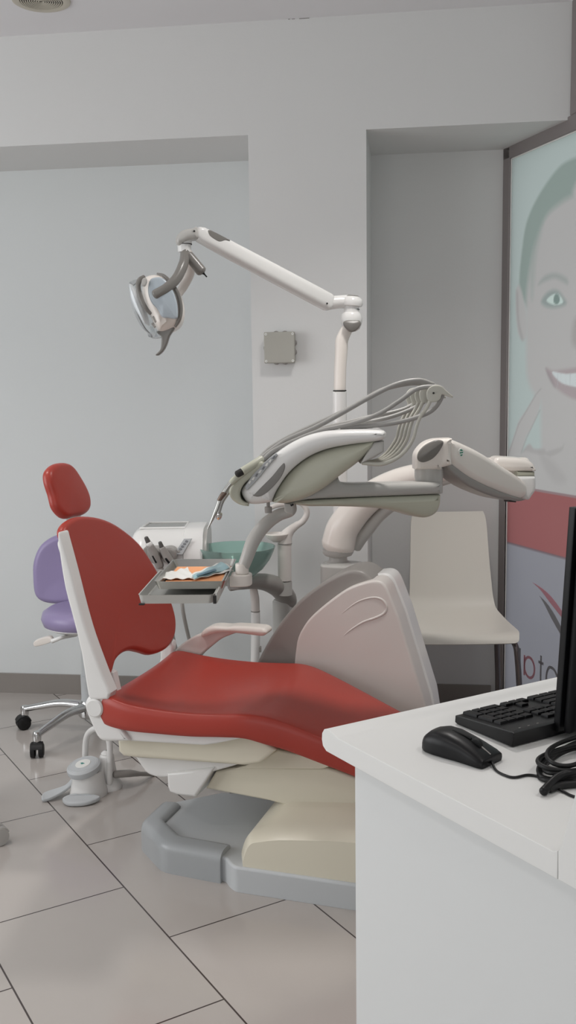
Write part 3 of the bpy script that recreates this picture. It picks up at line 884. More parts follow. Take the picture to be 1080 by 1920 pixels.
# ================================================================ STOOLS
def stool(cx, cy, ang0, m_seat, m_base, m_wheel, label, group=None, zs=0.47, back=True, arms=(0, 1, 2, 3, 4), R0=0.285):
    t = thing('rolling_stool', label, 'stool', (cx, cy, 0), group)
    ct = np.array([cx, cy, 0.])
    part('column', newlathe([(0.028, 0.08), (0.03, 0.1), (0.03, 0.24), (0.024, 0.245), (0.024, zs - 0.07), (0.05, zs - 0.06)], ct, seg=28), MT['bgrey'], t)
    part('base_hub', newlathe([(0.038, 0.07), (0.045, 0.08), (0.045, 0.125), (0.034, 0.14)], ct, seg=28), m_base, t)
    for k in range(5):
        a = ang0 + k * 2 * PI / 5; d = np.array([math.cos(a), math.sin(a), 0]); s_ = np.array([-d[1], d[0], 0])
        leg = part('base_arm', newtube([ct + d * 0.02 + Z3 * 0.115, ct + d * 0.12 + Z3 * 0.118, ct + d * 0.22 + Z3 * 0.098, ct + d * R0 + Z3 * 0.083], [0.024, 0.021, 0.018, 0.016], 14, flat=(0.95, 0.75)), m_base, t)
        cc = ct + d * R0
        part('socket', newlathe([(0.014, 0.056), (0.016, 0.06), (0.017, 0.085), (0.012, 0.096)], cc, seg=20), m_base, leg)
        w = a + 0.7; wd = np.array([math.cos(w), math.sin(w), 0]); ws = np.array([-wd[1], wd[0], 0])
        ca = bmesh.new()
        for sgn in (-1, 1):
            lathe(ca, [(0.006, -0.01), (0.0265, -0.009), (0.0275, -0.004), (0.0275, 0.006), (0.02, 0.01), (0.006, 0.01)], cc + wd * 0.008 + ws * sgn * 0.015 + Z3 * 0.0276, ws, 28)
        cst = part('caster', ca, m_wheel, t)
        hb = bmesh.new()
        lathe(hb, [(0.011, 0.028), (0.011, 0.062)], cc, seg=16)
        q = [cc + wd * (0.008 + 0.031 * math.cos(x)) + Z3 * (0.0276 + 0.031 * math.sin(x)) for x in np.linspace(math.radians(20), math.radians(170), 9)]
        q += [cc + wd * (0.008 + 0.01 * math.cos(x)) + Z3 * (0.0276 + 0.01 * math.sin(x)) for x in np.linspace(math.radians(170), math.radians(20), 4)]
        slab(hb, [k_ - ws * 0.022 for k_ in q], ws * 0.044, 0.003, 2)
        part('caster_hood', hb, m_wheel, cst)
    part('seat_pan', newlathe([(0.05, zs - 0.062), (0.13, zs - 0.05), (0.158, zs - 0.036), (0.155, zs - 0.03)], ct, seg=40), MT['white'], t)
    part('seat', newlathe([(0.14, zs - 0.038), (0.163, zs - 0.03), (0.172, zs - 0.005), (0.165, zs + 0.02), (0.14, zs + 0.036), (0.09, zs + 0.042), (0.001, zs + 0.042)], ct, seg=48), m_seat, t, ang=60)
    return t, ct


sx_, sy_ = -0.80, 3.80
ang1 = math.atan2(3.60 - sy_, -0.914 - sx_)
t, ct = stool(sx_, sy_, math.atan2(3.59 - sy_, -0.93 - sx_), MT['purple'], MT['chrome'], MT['rubber'], 'lilac stool with backrest and chrome five-star base behind the red chair', zs=0.482)
ys = sy_ + 0.13
bk = [(60, 1085), (61, 1055), (72, 1027), (92, 1010), (115, 1002), (140, 1000), (170, 1006), (192, 1024), (203, 1055), (206, 1090), (200, 1118), (180, 1128), (150, 1132), (110, 1134), (80, 1130), (64, 1116)]
part('backrest', newslab(smooth(YL(bk, ys), 4), (0, 0.05, 0), 0.022, 5, dome=-0.01), MT['purple'], t, ang=60)
part('back_bracket', newtube([(sx_, sy_ + 0.05, 0.455), (sx_, ys + 0.05, 0.46), (sx_, ys + 0.075, 0.52), (sx_, ys + 0.06, 0.62)], 0.016, 12, flat=(1.4, 0.5)), MT['steel'], t)
yl = sy_ - 0.14
part('lever', newtube([Y(142, 1190, yl + .1), Y(115, 1196, yl), Y(98, 1202, yl)], [0.008, 0.007, 0.009], 12), MT['white'], t)
part('lever', newslab(smooth(YL([(62, 1206), (70, 1200), (92, 1194), (98, 1200), (92, 1206), (66, 1213)], yl), 3), (0, 0.03, 0), 0.004, 2), MT['warm'], t)

pw = Z(2, 1583, 0)
t2, ct2 = stool(pw[0] - 0.30, pw[1] + 0.02, math.atan2(-0.02, 0.28), MT['purple'], MT['white'], MT['grey'], 'grey rolling stool caster at the left edge of the photo', zs=0.52)

# ================================================================ WHITE CHAIR
cx, cy0 = 0.645, 3.9
t = thing('side_chair', 'ivory moulded plywood visitor chair with dark metal legs in the right recess', 'chair', (cx, 3.68, 0))
prof = [(3.955, 0.852, .150), (3.935, 0.76, .154), (3.91, 0.66, .158), (3.885, 0.57, .163), (3.865, 0.51, .167), (3.83, 0.47, .172), (3.77, 0.455, .18), (3.66, 0.447, .188), (3.56, 0.45, .189), (3.50, 0.452, .187), (3.470, 0.445, .18), (3.462, 0.432, .172)]
fine = np.array(smooth([np.array(p) for p in prof], 5, closed=False)); tg = np.gradient(fine[:, :2], axis=0); tg /= np.linalg.norm(tg, axis=1)[:, None]
bm = bmesh.new(); rings = []
for (y, z, hw), (ty, tz) in zip(fine, tg):
    n_ = np.array([0, tz, -ty])
    rg = []
    th = 0.0065
    for w in np.linspace(-1, 1, 11): rg.append(np.array([cx + w * hw, y, z]) + n_ * (th + 0.010 * (w * w)) + 0 * Z3)
    for w in np.linspace(1, -1, 11): rg.append(np.array([cx + w * hw, y, z]) + n_ * (-th + 0.010 * (w * w)))
    rings.append(rg)
# round the upper corners a little
for k, q in ((0, 0.93), (1, 0.975), (2, 0.992)):
    for p_ in rings[k]: p_[0] = cx + (p_[0] - cx) * q
for k, q in ((-1, 0.94), (-2, 0.975), (-3, 0.99)):
    for p_ in rings[k]: p_[0] = cx + (p_[0] - cx) * q
skin(bm, rings)
part('seat_shell', bm, MT['chairw'], t, ang=50)
darkleg = mat('dark_chrome', (120, 114, 114), 0.25, metal=0.9)
for sx in (-1, 1):
    part('leg', newtube([(cx + sx * .15, 3.60, 0.432), (cx + sx * .168, 3.52, 0.43), (cx + sx * .178, 3.49, 0.40), (cx + sx * .19, 3.47, 0.2), (cx + sx * .2, 3.46, 0.008)], 0.0105, 12), darkleg, t)
    part('leg', newtube([(cx + sx * .15, 3.62, 0.432), (cx + sx * .155, 3.74, 0.432), (cx + sx * .165, 3.78, 0.40), (cx + sx * .19, 3.86, 0.2), (cx + sx * .205, 3.92, 0.008)], 0.0105, 12), darkleg, t)
part('cross_bar', newtube([(cx - .15, 3.61, 0.43), (cx + .15, 3.61, 0.43)], 0.009, 10), darkleg, t)

# ================================================================ DENTAL UNIT (cabinet, arms, console)
YP = 3.30
cpole = Y(636, 1050, YP)
t = thing('dental_unit', 'white and grey dental unit cabinet with jointed arm and instrument console', 'dental unit', (cpole[0], YP, 0))
unit = t
def zcl(P): return [np.array([p_[0], p_[1], max(p_[2], 0.0)]) for p_ in P]
vb_ = 2.93
greyb = VL([(440, 1330), (470, 1270), (490, 1225), (520, 1175), (560, 1127), (607, 1091), (651, 1070.5), (674, 1070), (690, 1078), (702, 1092), (730, 1250)], vb_ + 0.03)
u0, u1 = greyb[0] @ A3, greyb[-1] @ A3
greyb = [UV(u0 - 0.03, vb_ + 0.03, 0.0)] + greyb + [UV(u1 + 0.02, vb_ + 0.03, 0.0)]
part('cabinet_body', newslab(smooth(greyb, 4, corners=(0, 12, 11)), S3 * 0.17, 0.012, 4), MT['dgrey'], t)
pn = [(548, 1290), (556, 1205), (571, 1172), (590, 1150), (620, 1125), (651, 1104), (680, 1093), (702, 1088.5), (715, 1091), (724, 1100), (731, 1115), (748, 1158), (798, 1322), (832, 1440)]
P = VL(pn, vb_)
u0 = P[0] @ A3; u1 = P[-1] @ A3
P = [UV(u0, vb_, 0.012)] + P[:-1] + [UV(u1, vb_, 0.012)]
part('front_panel', newslab(smooth(P, 4, corners=(0, 14, 1, 11, 12, 13)), S3 * 0.1, 0.008, 4), MT['pink'], t)
c_ = np.mean(P, axis=0)
P2 = [p_ + S3 * 0.1 + A3 * 0.0 for p_ in P]
P2 = [p_ + (A3 * 0.003 + Z3 * 0.004 if p_ @ A3 > -0.75 else A3 * 0.006) for p_ in P2]
for p_ in P2: p_[2] = max(p_[2], 0.002)
part('side_casing', newslab(smooth(P2, 4, corners=(0, 14, 1, 11, 12, 13)), S3 * 0.11, 0.012, 4), MT['white'], t)
# embossed curved handle mark on the panel
em = [(640, 1197), (655, 1183), (680, 1167), (705, 1158), (720, 1150), (725, 1139), (719, 1127), (707, 1121), (690, 1122), (668, 1130), (645, 1147), (633, 1158)]
part('panel_emboss', newtube([p_ - S3 * -0.0015 for p_ in VL(em, vb_)], [0.001, 0.003, 0.004, 0.0045, 0.0045, 0.0045, 0.0045, 0.004, 0.0035, 0.003, 0.002, 0.001], 10), MT['pink'], t)
# post block and neck
part('post_block', newslab(smooth([UV((Y(642, 1080, YP) @ A3) + a, (Y(642, 1080, YP) @ S3) + b, Y(606, 1056, YP)[2]) for a, b in ((-.062, -.05), (.0, -.065), (.06, -.05), (.06, .05), (-.062, .05))], 4), (0, 0, -0.55), 0.008, 3), MT['grey'], t)
pc = Y(634, 1056, YP)
part('neck', newlathe([(0.046, -0.002), (0.044, 0.004), (0.032, 0.01), (0.03, 0.022), (0.046, 0.028), (0.052, 0.036), (0.053, 0.048)], pc, seg=36), MT['grey'], t)
# lower arm sweeping up and to the right, flattened section
la = [(634, 1022, YP), (646, 985, YP - .01), (690, 935, YP - .03), (760, 897, YP - .07), (860, 879, YP - .12), (950, 875, YP - .16), (985, 874, YP - .17)]
part('lower_arm', newtube([Y(*q) for q in la], [0.058, 0.055, 0.05, 0.04, 0.032, 0.030, 0.028], 24, flat=(1.0, 1.0), k=8), MT['warm'], t)
lb_ = [(668, 1026, YP + .0), (684, 1000, YP - .01), (722, 958, YP - .03), (790, 916, YP - .07), (860, 895, YP - .12)]
part('lower_arm_underside', newtube([Y(*q) for q in lb_], [0.018, 0.022, 0.02, 0.018, 0.012], 16), MT['grey'], t)
ye = YP - 0.18
part('elbow', newslab(smooth(YL([(930, 859), (960, 858.5), (984, 861), (999, 868), (1006, 880), (1006, 884), (960, 884), (925, 882)], ye - .05), 4, corners=(5, 7)), (0, 0.09, 0), 0.014, 4), MT['warm'], t)
part('elbow', newslab(YL([(970, 884), (1003, 885), (1003, 893), (970, 893)], ye - .045), (0, 0.07, 0), 0.006, 2), MT['green'], t)
part('elbow', newslab(smooth(YL([(960, 893), (1005, 893), (1005, 918), (998, 930), (990, 938), (965, 925)], ye - .05), 3, corners=(0, 1)), (0, 0.08, 0), 0.01, 3), MT['white'], t)
# balance arm: from the elbow forward to the knuckle
YK = 2.80
def slant(px, x0, y0, x1, y1, off=0.0):
    """points on the upright plane through the two ends of the balance arm"""
    a, b = Y(*x0, y0), Y(*x1, y1); d = b - a; d[2] = 0; d /= np.linalg.norm(d); n_ = np.array([d[1], -d[0], 0])
    return [onp(x, y, n_, n_ @ a - off) for x, y in px], n_
bp_ = [(845, 830), (849, 824), (858, 825), (901, 845), (944, 871.6), (984, 898), (992, 914), (990, 930), (981, 937), (970, 935), (935, 922), (892, 903), (858, 880), (847, 866), (844.5, 850)]
P, bn = slant(bp_, (845, 850), YK - .03, (990, 920), ye - .06)
bn = bn if bn[1] < 0 else -bn
part('balance_arm', newslab(smooth(P, 4), -bn * 0.075, 0.022, 5), MT['warm'], t)
bu = [(838, 869), (850, 871), (880, 893), (935, 920), (985, 936), (975, 940), (958, 938), (925, 931), (880, 912), (845, 884)]
P, _ = slant(bu, (845, 850), YK - .02, (990, 920), ye - .05)
part('balance_arm_underside', newslab(smooth(P, 3), -bn * 0.06, 0.006, 3), MT['dgrey'], t)
P, _ = slant([(955, 936), (968, 938), (968, 942), (955, 941)], (845, 850), YK - .0, (990, 920), ye - .03)
part('stop_screw', newslab(P, -bn * 0.02, 0.001, 1), MT['dark'], t)
# round green mark on the balance arm
P, _ = slant([(862, 842), (865, 841), (869, 844), (870, 850), (868, 855), (864, 856), (861, 851), (860, 846)], (845, 850), YK - .032, (990, 920), ye - .062)
em_ = part('emblem', newslab(smooth(P, 3), -bn * 0.002, 0.0004, 1), MT['paper'], t, label='small round green and white emblem')
for q in ([(862.5, 843.5), (865, 842), (868.5, 845), (864, 846)], [(862, 848), (868.8, 847), (868, 849.5), (862.5, 850.5)], [(863, 852.5), (868, 852), (866, 855), (864, 855)]):
    P, _ = slant(q, (845, 850), YK - .0325, (990, 920), ye - .0625)
    part('emblem_mark', newslab(P, -bn * 0.002, 0.0002, 1), MT['logo'], em_)
# knuckle joint
kn = [(779, 881), (779, 858), (784, 845), (798, 831), (818, 824), (849, 822.5), (846, 843), (848, 872), (829.5, 877), (829.5, 881)]
part('knuckle', newslab(smooth(YL(kn, YK - 0.05), 4, corners=(0, 5, 7, 8, 9)), (0, 0.085, 0), 0.014, 5), MT['warm'], t)
ov = [(782.5, 857), (786, 865), (796, 867), (812, 860), (825, 845.5), (832, 828.5), (818, 825), (798, 834), (786, 846)]
part('knuckle_cap', newslab(smooth(YL(ov, YK - 0.054), 4), (0, 0.012, 0), 0.005, 3, dome=0.004), MT['cap'], t)
kc = Y(804, 900, YK)
part('knuckle_ring', newlathe([(0.039, 0.034), (0.0405, 0.031), (0.0405, 0.004), (0.0395, 0.002), (0.0395, -0.04)], Y(804, 898, YK), seg=40), MT['grey'], t)
# swing arm under the console
sw_u = [(545, 946), (602, 915), (636, 893), (641, 902), (655, 906), (700, 906.5), (779, 905), (829.5, 904), (830, 927), (700, 932), (570, 938)]
P, sn = slant(sw_u, (560, 940), 2.50, (830, 930), YK - .04)
sn = sn if sn[1] < 0 else -sn
part('swing_arm', newslab(smooth(P, 3, corners=(0, 6, 7, 8)), -sn * 0.075, 0.014, 4), MT['grey'], t)
sw_l = [(566, 946), (572, 938.5), (700, 932.5), (830, 927.5), (829, 945), (822, 962), (805, 971), (785, 969), (745, 958), (690, 952), (620, 950), (584, 950)]
P, _ = slant(sw_l, (560, 940), 2.502, (830, 930), YK - .038)
part('swing_arm_cover', newslab(smooth(P, 4, corners=(1, 3)), -sn * 0.07, 0.016, 4), MT['green'], t)

# ---- instrument console
YC = 2.45
con = thing_con = part('console', newslab(smooth(YL([(510, 943), (519, 921), (542, 888), (574, 861), (611, 844), (658, 833), (704, 826), (699, 840), (676, 865), (639, 893), (602, 921), (565, 939), (533, 946)], YC + 0.015), 4, corners=(0, 6)), (0, 0.22, 0), 0.03, 5), MT['green'], unit)
shell = [(452, 926), (458, 910), (482, 883), (505, 858), (519, 847), (542, 832), (572, 818), (606, 809), (640, 806), (690, 805), (720, 807), (727, 815), (722, 824), (704, 829), (658, 834.5), (611, 844), (574, 861), (542, 888), (519, 921), (510, 943), (486, 947), (464, 945)]
part('console_shell', newslab(smooth(YL(shell, YC), 4, corners=(19,)), (0, 0.25, 0), 0.028, 5), MT['white'], con)
part('shell_inlay', newslab(smooth(YL([(474, 929.5), (484, 931.5), (496, 927), (512, 913), (526, 896), (534, 879), (533, 868), (524, 876), (510, 893), (491, 912)], YC - 0.001), 4, corners=(0,)), (0, 0.01, 0), 0.002, 2), MT['cap'], con)
part('end_bracket', newslab(YL([(700, 829), (720.5, 827), (720.5, 847), (699, 860), (676, 870), (690, 845)], YC + 0.02), (0, 0.2, 0), 0.006, 3), MT['grey'], con)
bump = [(489, 865), (470, 876), (452, 889), (438, 903), (430, 918), (431, 931), (438, 940), (450, 947), (466, 950), (466, 944), (455, 940), (450, 930), (452, 918), (460, 906), (475, 893), (495, 873)]
part('front_rail', newslab(smooth(YL(bump, YC - 0.002), 4, corners=(8, 9)), (0, 0.25, 0), 0.008, 4), MT['green'], con)
# control strip lying on the sloping edge of the shell
mp = [(459, 913), (472, 893), (487, 876), (503, 861), (518, 850), (521, 853), (508, 868), (494, 885), (480, 902), (463, 919)]
memb = part('control_strip', newslab(smooth(YL(mp, YC - 0.0012), 3, corners=(0, 4, 5, 9)), (0, 0.01, 0), 0.0008, 1), MT['mem'], con)
for k in range(8):
    f = k / 7.2
    cxx, cyy = 468 + (514 - 468) * f, 904 + (856.5 - 904) * f
    hw = 3.4 if k % 2 else 2.8
    part('key', newslab(YL([(cxx - hw, cyy + 2.2), (cxx + .6, cyy - 3.2), (cxx + hw + .4, cyy - 2.4), (cxx + .8, cyy + 3.2)], YC - 0.0022), (0, 0.003, 0), 0.0005, 1), MT['ink'] if k in (2, 4, 7) else MT['paper'], memb)
c_ = Y(503, 950, YC + 0.05)
part('console_knob', newlathe([(0.004, 0.02), (0.0045, 0.0), (0.009, 0.0), (0.0095, -0.004), (0.009, -0.016), (0.001, -0.017)], c_, seg=20), MT['dgrey'], con)
# whip arms that carry the hoses
for k in range(5):
    yk_ = YC + 0.03 + 0.042 * k
    dx, dy = -8.5 * k, 1.2 * k
    if k > 0: dx -= 5
    ps_ = [(814, 733), (808, 748), (800, 765), (788, 782 + k), (781, 800), (775, 822), (762, 843), (742, 860), (715, 870), (680, 868)]
    fade = [1, 1, .97, .92, .86, .8, .7, .5, .25, 0]
    w_ = [(x + dx * fade[i], y + dy - (0 if i < 5 else 3.2 * k * math.sin(PI * (i - 4) / 6))) for i, (x, y) in enumerate(ps_)]
    P = [Y(x, y, yk_) for x, y in w_]
    part('whip_arm', newtube(P, [0.0045, 0.005, 0.0046, 0.0042, 0.0042, 0.0042, 0.0045, 0.005, 0.0055, 0.005], 12), MT['lever'], con)
    hk = [(806, 752), (802, 738), (806, 727), (816, 722.5), (826, 724), (836, 732), (849, 742), (849, 745.5), (838, 742), (828, 739), (830, 744), (824, 751), (812, 752), (818, 738), (812, 734)]
    hk = [(804, 752), (800, 738), (805, 727), (816, 722), (827, 724), (838, 733), (850, 743), (849, 746), (838, 742.5), (829, 740), (826, 748), (816, 754)]
    part('hose_hook', newslab(smooth([Y(x + dx, y + dy, yk_ - 0.006) for x, y in hk], 3, corners=(6, 7)), (0, 0.012, 0), 0.003, 2), MT['lever'], con)
c_ = Y(813, 737, YC + 0.03 - 0.008)
part('hook_pin', newlathe([(0.0025, -0.001), (0.0025, 0.21)], c_, (0, 1, 0), 12), MT['dark'], con)

# tray bracket: hanging arm and end block
part('tray_arm', newtube([Y(546, 944, 2.56), Y(545, 958, 2.56), Y(522, 966, 2.56), Y(497, 984, 2.55), (Y(476, 1012, 2.54)), Y(462, 1048, 2.53), Y(455, 1066, 2.53)], [0.0125, 0.014, 0.0165, 0.018, 0.0185, 0.0165, 0.015], 20, k=8), MT['grey'], unit)
part('arm_stub', newslab(YL([(533, 940), (552, 938), (552, 960), (549, 967), (537, 962), (533, 958)], 2.535), (0, 0.04, 0), 0.006, 3), MT['grey'], unit)
part('arm_clip', newslab(YL([(541, 941), (547, 939), (551, 947), (546, 950)], 2.53), (0, 0.006, 0), 0.001, 1), MT['black'], unit)
c_ = Y(454, 1075, 2.53)
part('arm_foot', newlathe([(0.0165, 0.026), (0.0175, 0.022), (0.0175, 0.001), (0.0165, 0.0)], c_, seg=28), MT['warm'], unit)
ex_ = (Z(422.7, 1089, .88) - Z(443, 1046, .88)); ex_ /= np.linalg.norm(ex_)      # along the tray, towards the camera
ex_ = np.array([-0.035, -0.9994, 0]); ex_ /= np.linalg.norm(ex_); ey_ = np.array([ex_[1], -ex_[0], 0])
ey_ = -ey_ if ey_[0] < 0 else ey_
bl = smooth([(-0.032, -0.03), (0.012, -0.03), (0.026, -0.012), (0.026, 0.012), (0.012, 0.03), (-0.032, 0.03)] and [np.array(q) for q in [(-0.03, -0.03), (0.01, -0.03), (0.024, -0.016), (0.024, 0.014), (0.01, 0.03), (-0.03, 0.03)]], 3, corners=(0, 5))
zt = c_[2]
part('tray_block', newslab([c_ - Z3 * 0.0005 + ey_ * q[0] * 1.0 + ex_ * q[1] for q in bl], (0, 0, -0.03), 0.004, 3), MT['warm'], unit)

# ================================================================ TRAYS
TZ = 0.852
def tray(name, label, c, L, Wd, h, th, mtl, cat, flare=0.006, parent=None, group=None):
    """open sheet-metal tray: floor and four raised walls with rounded corners; c = centre on its underside"""
    def loop(l, w, z, r):
        out = []
        for qx, qy, a0 in ((1, 1, 0), (-1, 1, 90), (-1, -1, 180), (1, -1, 270)):
            for j in range(5):
                a = math.radians(a0 + 22.5 * j)
                out.append(c + ex_ * (qx * (l / 2 - r) + r * math.cos(a)) + ey_ * (qy * (w / 2 - r) + r * math.sin(a)) + Z3 * z)
        return out
    bm = bmesh.new()
    f = flare
    skin(bm, [loop(L - 2 * f, Wd - 2 * f, 0, .012), loop(L, Wd, h, .012), loop(L + .002, Wd + .002, h + .001, .013), loop(L - 2 * th, Wd - 2 * th, h + 0.0005, .011), loop(L - 2 * f - 2 * th, Wd - 2 * f - 2 * th, th, .010)])
    if parent: return part(name, bm, mtl, parent)
    return single(name, bm, mtl, c, label, cat, group)


lo_c = (Z(258.7, 1116.7, .868) + Z(409, 1108, .868)) / 2
fl_, fr_ = Z(259, 1117, .868), Z(400, 1113.5, .868)
wl_ = (fr_ - fl_) @ ey_
mid = (fl_ + fr_) / 2
ho = thing('tray_holder', 'flat satin aluminium tray support hanging under the instrument console', 'tray holder', mid - ex_ * 0.16 - Z3 * 0.02)
tray('support_pan', '', np.array([*(mid - ex_ * 0.165)[:2], .868 - 0.022]), 0.33, wl_ + 0.004, 0.021, 0.0015, MT['rail'], '', 0.004, parent=ho)
# the long rail along the right edge
rc = mid - ex_ * 0.15 + ey_ * (wl_ / 2 + 0.008)
part('side_rail', newbox(np.array([*rc[:2], .868 - 0.008]), ex_, ey_, Z3, 0.30, 0.005, 0.026, 0.002), MT['rail'], ho)
part('rail_gap', newbox(np.array([*(mid + ex_ * 0.0 + ey_ * (wl_ / 2 + 0.004))[:2], .868 - 0.012]), ex_, ey_, Z3, 0.006, 0.008, 0.02, 0.001, 1), MT['dark'], ho)
part('corner_foot', newbox(np.array([*(mid - ex_ * 0.004 - ey_ * (wl_ / 2 - 0.006))[:2], .868 - 0.023]), ex_, ey_, Z3, 0.01, 0.014, 0.004, 0.001, 1), MT['dark'], ho)
f0, f1 = Z(287.5, 1092, .886), Z(422.7, 1089, .886)
wu = (f1 - f0) @ ey_; midu = (f0 + f1) / 2
uc = np.array([*(midu - ex_ * 0.16)[:2], .866]); uz = uc[2]
tray('instrument_tray', 'stainless steel instrument tray lined with orange paper', uc, 0.32, wu, 0.02, 0.0012, MT['steel'], 'tray', 0.008)
def TU(a, b, z): return uc + ex_ * a + ey_ * b + Z3 * (z)
bm = bmesh.new()
single('tray_paper', newslab([TU(-.145, -wu / 2 + .013, .0026), TU(.146, -wu / 2 + .013, .0026), TU(.146, wu / 2 - .013, .0026), TU(-.145, wu / 2 - .013, .0026)], (0, 0, -0.0008), 0.0003, 1), MT['orange'], TU(0, 0, .002), 'orange paper sheet lining the steel instrument tray', 'paper sheet')


def crumple(fn, na, nb, mt, name, parent=None, label='', cat='', th=0.0012):
    bm = bmesh.new()
    top = [[fn(i / na, j / nb) for j in range(nb + 1)] for i in range(na + 1)]
    v0 = [[bm.verts.new(Vector(p_)) for p_ in r_] for r_ in top]
    v1 = [[bm.verts.new(Vector(p_ - Z3 * th)) for p_ in r_] for r_ in top]
    for i in range(na):
        for j in range(nb):
            bm.faces.new((v0[i][j], v0[i + 1][j], v0[i + 1][j + 1], v0[i][j + 1]))
            bm.faces.new((v1[i][j], v1[i][j + 1], v1[i + 1][j + 1], v1[i + 1][j]))
    for i in range(na):
        bm.faces.new((v0[i][0], v1[i][0], v1[i + 1][0], v0[i + 1][0])); bm.faces.new((v0[i][nb], v0[i + 1][nb], v1[i + 1][nb], v1[i][nb]))
    for j in range(nb):
        bm.faces.new((v0[0][j], v0[0][j + 1], v1[0][j + 1], v1[0][j])); bm.faces.new((v0[na][j], v1[na][j], v1[na][j + 1], v0[na][j + 1]))
    if parent: return part(name, bm, mt, parent, ang=60)
    return single(name, bm, mt, top[na // 2][nb // 2], label, cat, ang=60)


def quadmap(a, b, c, d, z): # corners in px on the tray plane
    A_, B_, C_, D_ = [Z(*q, z) for q in (a, b, c, d)]
    return lambda s_, t__: (A_ * (1 - s_) + B_ * s_) * (1 - t__) + (D_ * (1 - s_) + C_ * s_) * t__
zt_ = uc[2] + 0.0045
qm = quadmap((308, 1078), (358, 1070), (366, 1082), (312, 1090), zt_)
qm = quadmap((303, 1088), (364, 1087), (352, 1070), (310, 1077), zt_)
crumple(lambda s_, t__: qm(s_, t__) + Z3 * (0.004 + 0.005 * abs(math.sin(3 * s_ + 2)) * t__ + 0.002 * math.sin(17 * s_ + 9 * t__)), 14, 10, MT['paper'], 'paper_tissue', label='crumpled sheet of thin white tissue on the left end of the orange tray paper', cat='tissue')
t = thing('instrument_pouch', 'opened blue and white sterilisation pouch lying across the orange tray paper', 'pouch', Z(400, 1070, zt_))
qm2 = quadmap((364, 1089), (438, 1072), (420, 1054), (360, 1079), zt_)
crumple(lambda s_, t__: qm2(s_, t__) + Z3 * (0.003 + 0.003 * math.sin(9 * s_ + 4 * t__) ** 2), 16, 8, MT['paper'], 'paper_back', t)
qm3 = quadmap((364, 1086), (430, 1066), (414, 1055), (360, 1080), zt_ + 0.006)
crumple(lambda s_, t__: qm3(s_, t__) + Z3 * (0.001 + 0.003 * math.sin(PI * t__) + 0.0015 * math.sin(14 * s_)), 16, 8, MT['blue'], 'blue_film', t)
bdark = mat('blue_pouch_dark', (96, 132, 150), 0.4)  # darker blue for a strip lying on the pouch film
qm4 = quadmap((370, 1080), (406, 1069), (402, 1066), (369, 1077), zt_ + 0.0115)
crumple(lambda s_, t__: qm4(s_, t__) + Z3 * (0.002 * math.sin(PI * t__)), 8, 3, bdark, 'dark_strip', t)

# ================================================================ HANDPIECES AND HOSES ON THE CONSOLE
def PXC(pts, y0, y1):  # path with depth running from y0 to y1
    n_ = len(pts); return [Y(x, y, y0 + (y1 - y0) * i / (n_ - 1)) for i, (x, y) in enumerate(pts)]
hoses = [
    ([(487, 862), (508, 845), (540, 824), (590, 802), (640, 775), (700, 741), (745, 720), (785, 713), (812, 721)], 0.030, 0.07, 0.0062),
    ([(482, 866), (505, 842), (545, 818), (600, 792), (655, 766), (715, 732), (760, 720), (790, 719), (822, 726)], 0.065, 0.11, 0.0062),
    ([(494, 862), (512, 846), (548, 828), (600, 808), (660, 794), (710, 776), (750, 751), (785, 728), (826, 727), (829, 742), (812, 768), (780, 783), (740, 793), (700, 798), (640, 802)], 0.02, 0.05, 0.0058),
    ([(500, 860), (525, 842), (565, 822), (620, 806), (670, 795), (720, 785), (760, 772), (790, 757), (806, 742)], 0.10, 0.15, 0.0055),
    ([(496, 862), (520, 840), (560, 820), (610, 802), (660, 790), (700, 780), (740, 772), (768, 762), (790, 745)], 0.14, 0.19, 0.0055),
]
labs = ['grey silicone instrument hose arching highest over the console to the hooks',
        'grey silicone instrument hose just below the highest arching one',
        'nearest grey instrument hose, looped round the hook tips and back over the console',
        'grey instrument hose running low over the console top, second from the back',
        'rearmost grey instrument hose running low over the console top']
for (px, a, b, r_), lb in zip(hoses, labs):
    P = PXC(px, YC + a, YC + b)
    single('instrument_hose', newtube(P, r_, 14, k=8), MT['hose'], P[0], lb, 'hose', 'instrument hoses over the console')
# nearest handpiece: grey green body, dark nut
P = [Y(490, 861, YC + .02), Y(474, 872, YC + .0), Y(456, 883, YC - .01)]
t = thing('dental_handpiece', 'green-grey motor handpiece with a dark nut resting on the front rail', 'handpiece', P[1], 'handpieces on the console')
part('sleeve', newtube(P, [0.0095, 0.0105, 0.0105], 18, sm=False), MT['green'], t)
part('nut', newtube([Y(455, 883.5, YC - .01), Y(445, 889, YC - .015)], 0.009, 16), MT['dark'], t)
# scaler / turbine pointing down left
t = thing('dental_handpiece', 'steel turbine handpiece with a thin tip pointing down at the bowl', 'handpiece', Y(420, 930, YC), 'handpieces on the console')
part('sleeve', newtube([Y(462, 882, YC), Y(440, 899, YC - .01), Y(434, 905, YC - .01)], [0.008, 0.008, 0.0075], 14), MT['green'], t)
part('neck', newtube([Y(436, 902, YC - .01), Y(426, 914, YC - .012), Y(420, 924, YC - .012)], [0.0062, 0.0058, 0.006], 14), MT['steel'], t)
part('knurled_ring', newtube([Y(421, 924, YC - .012), Y(416, 930, YC - .012), Y(411, 938, YC - .012)], [0.0068, 0.0064, 0.0055], 14), mat('bronze_steel', (120, 105, 96), 0.35, metal=0.8), t)
part('tip', newtube([Y(412, 938, YC - .012), Y(405, 958, YC - .014), Y(398, 974, YC - .014), Y(389, 993, YC - .012)], [0.005, 0.0055, 0.0035, 0.0012], 12), MT['steel'], t)
t = thing('dental_handpiece', 'steel contra-angle handpiece with a small round head beside the thin tip', 'handpiece', Y(418, 945, YC + .02), 'handpieces on the console')
part('sleeve', newtube([Y(436, 908, YC + .02), Y(426, 925, YC + .02), Y(416, 942, YC + .02), Y(410, 962, YC + .02)], [0.0058, 0.0058, 0.005, 0.0048], 14), MT['steel'], t)
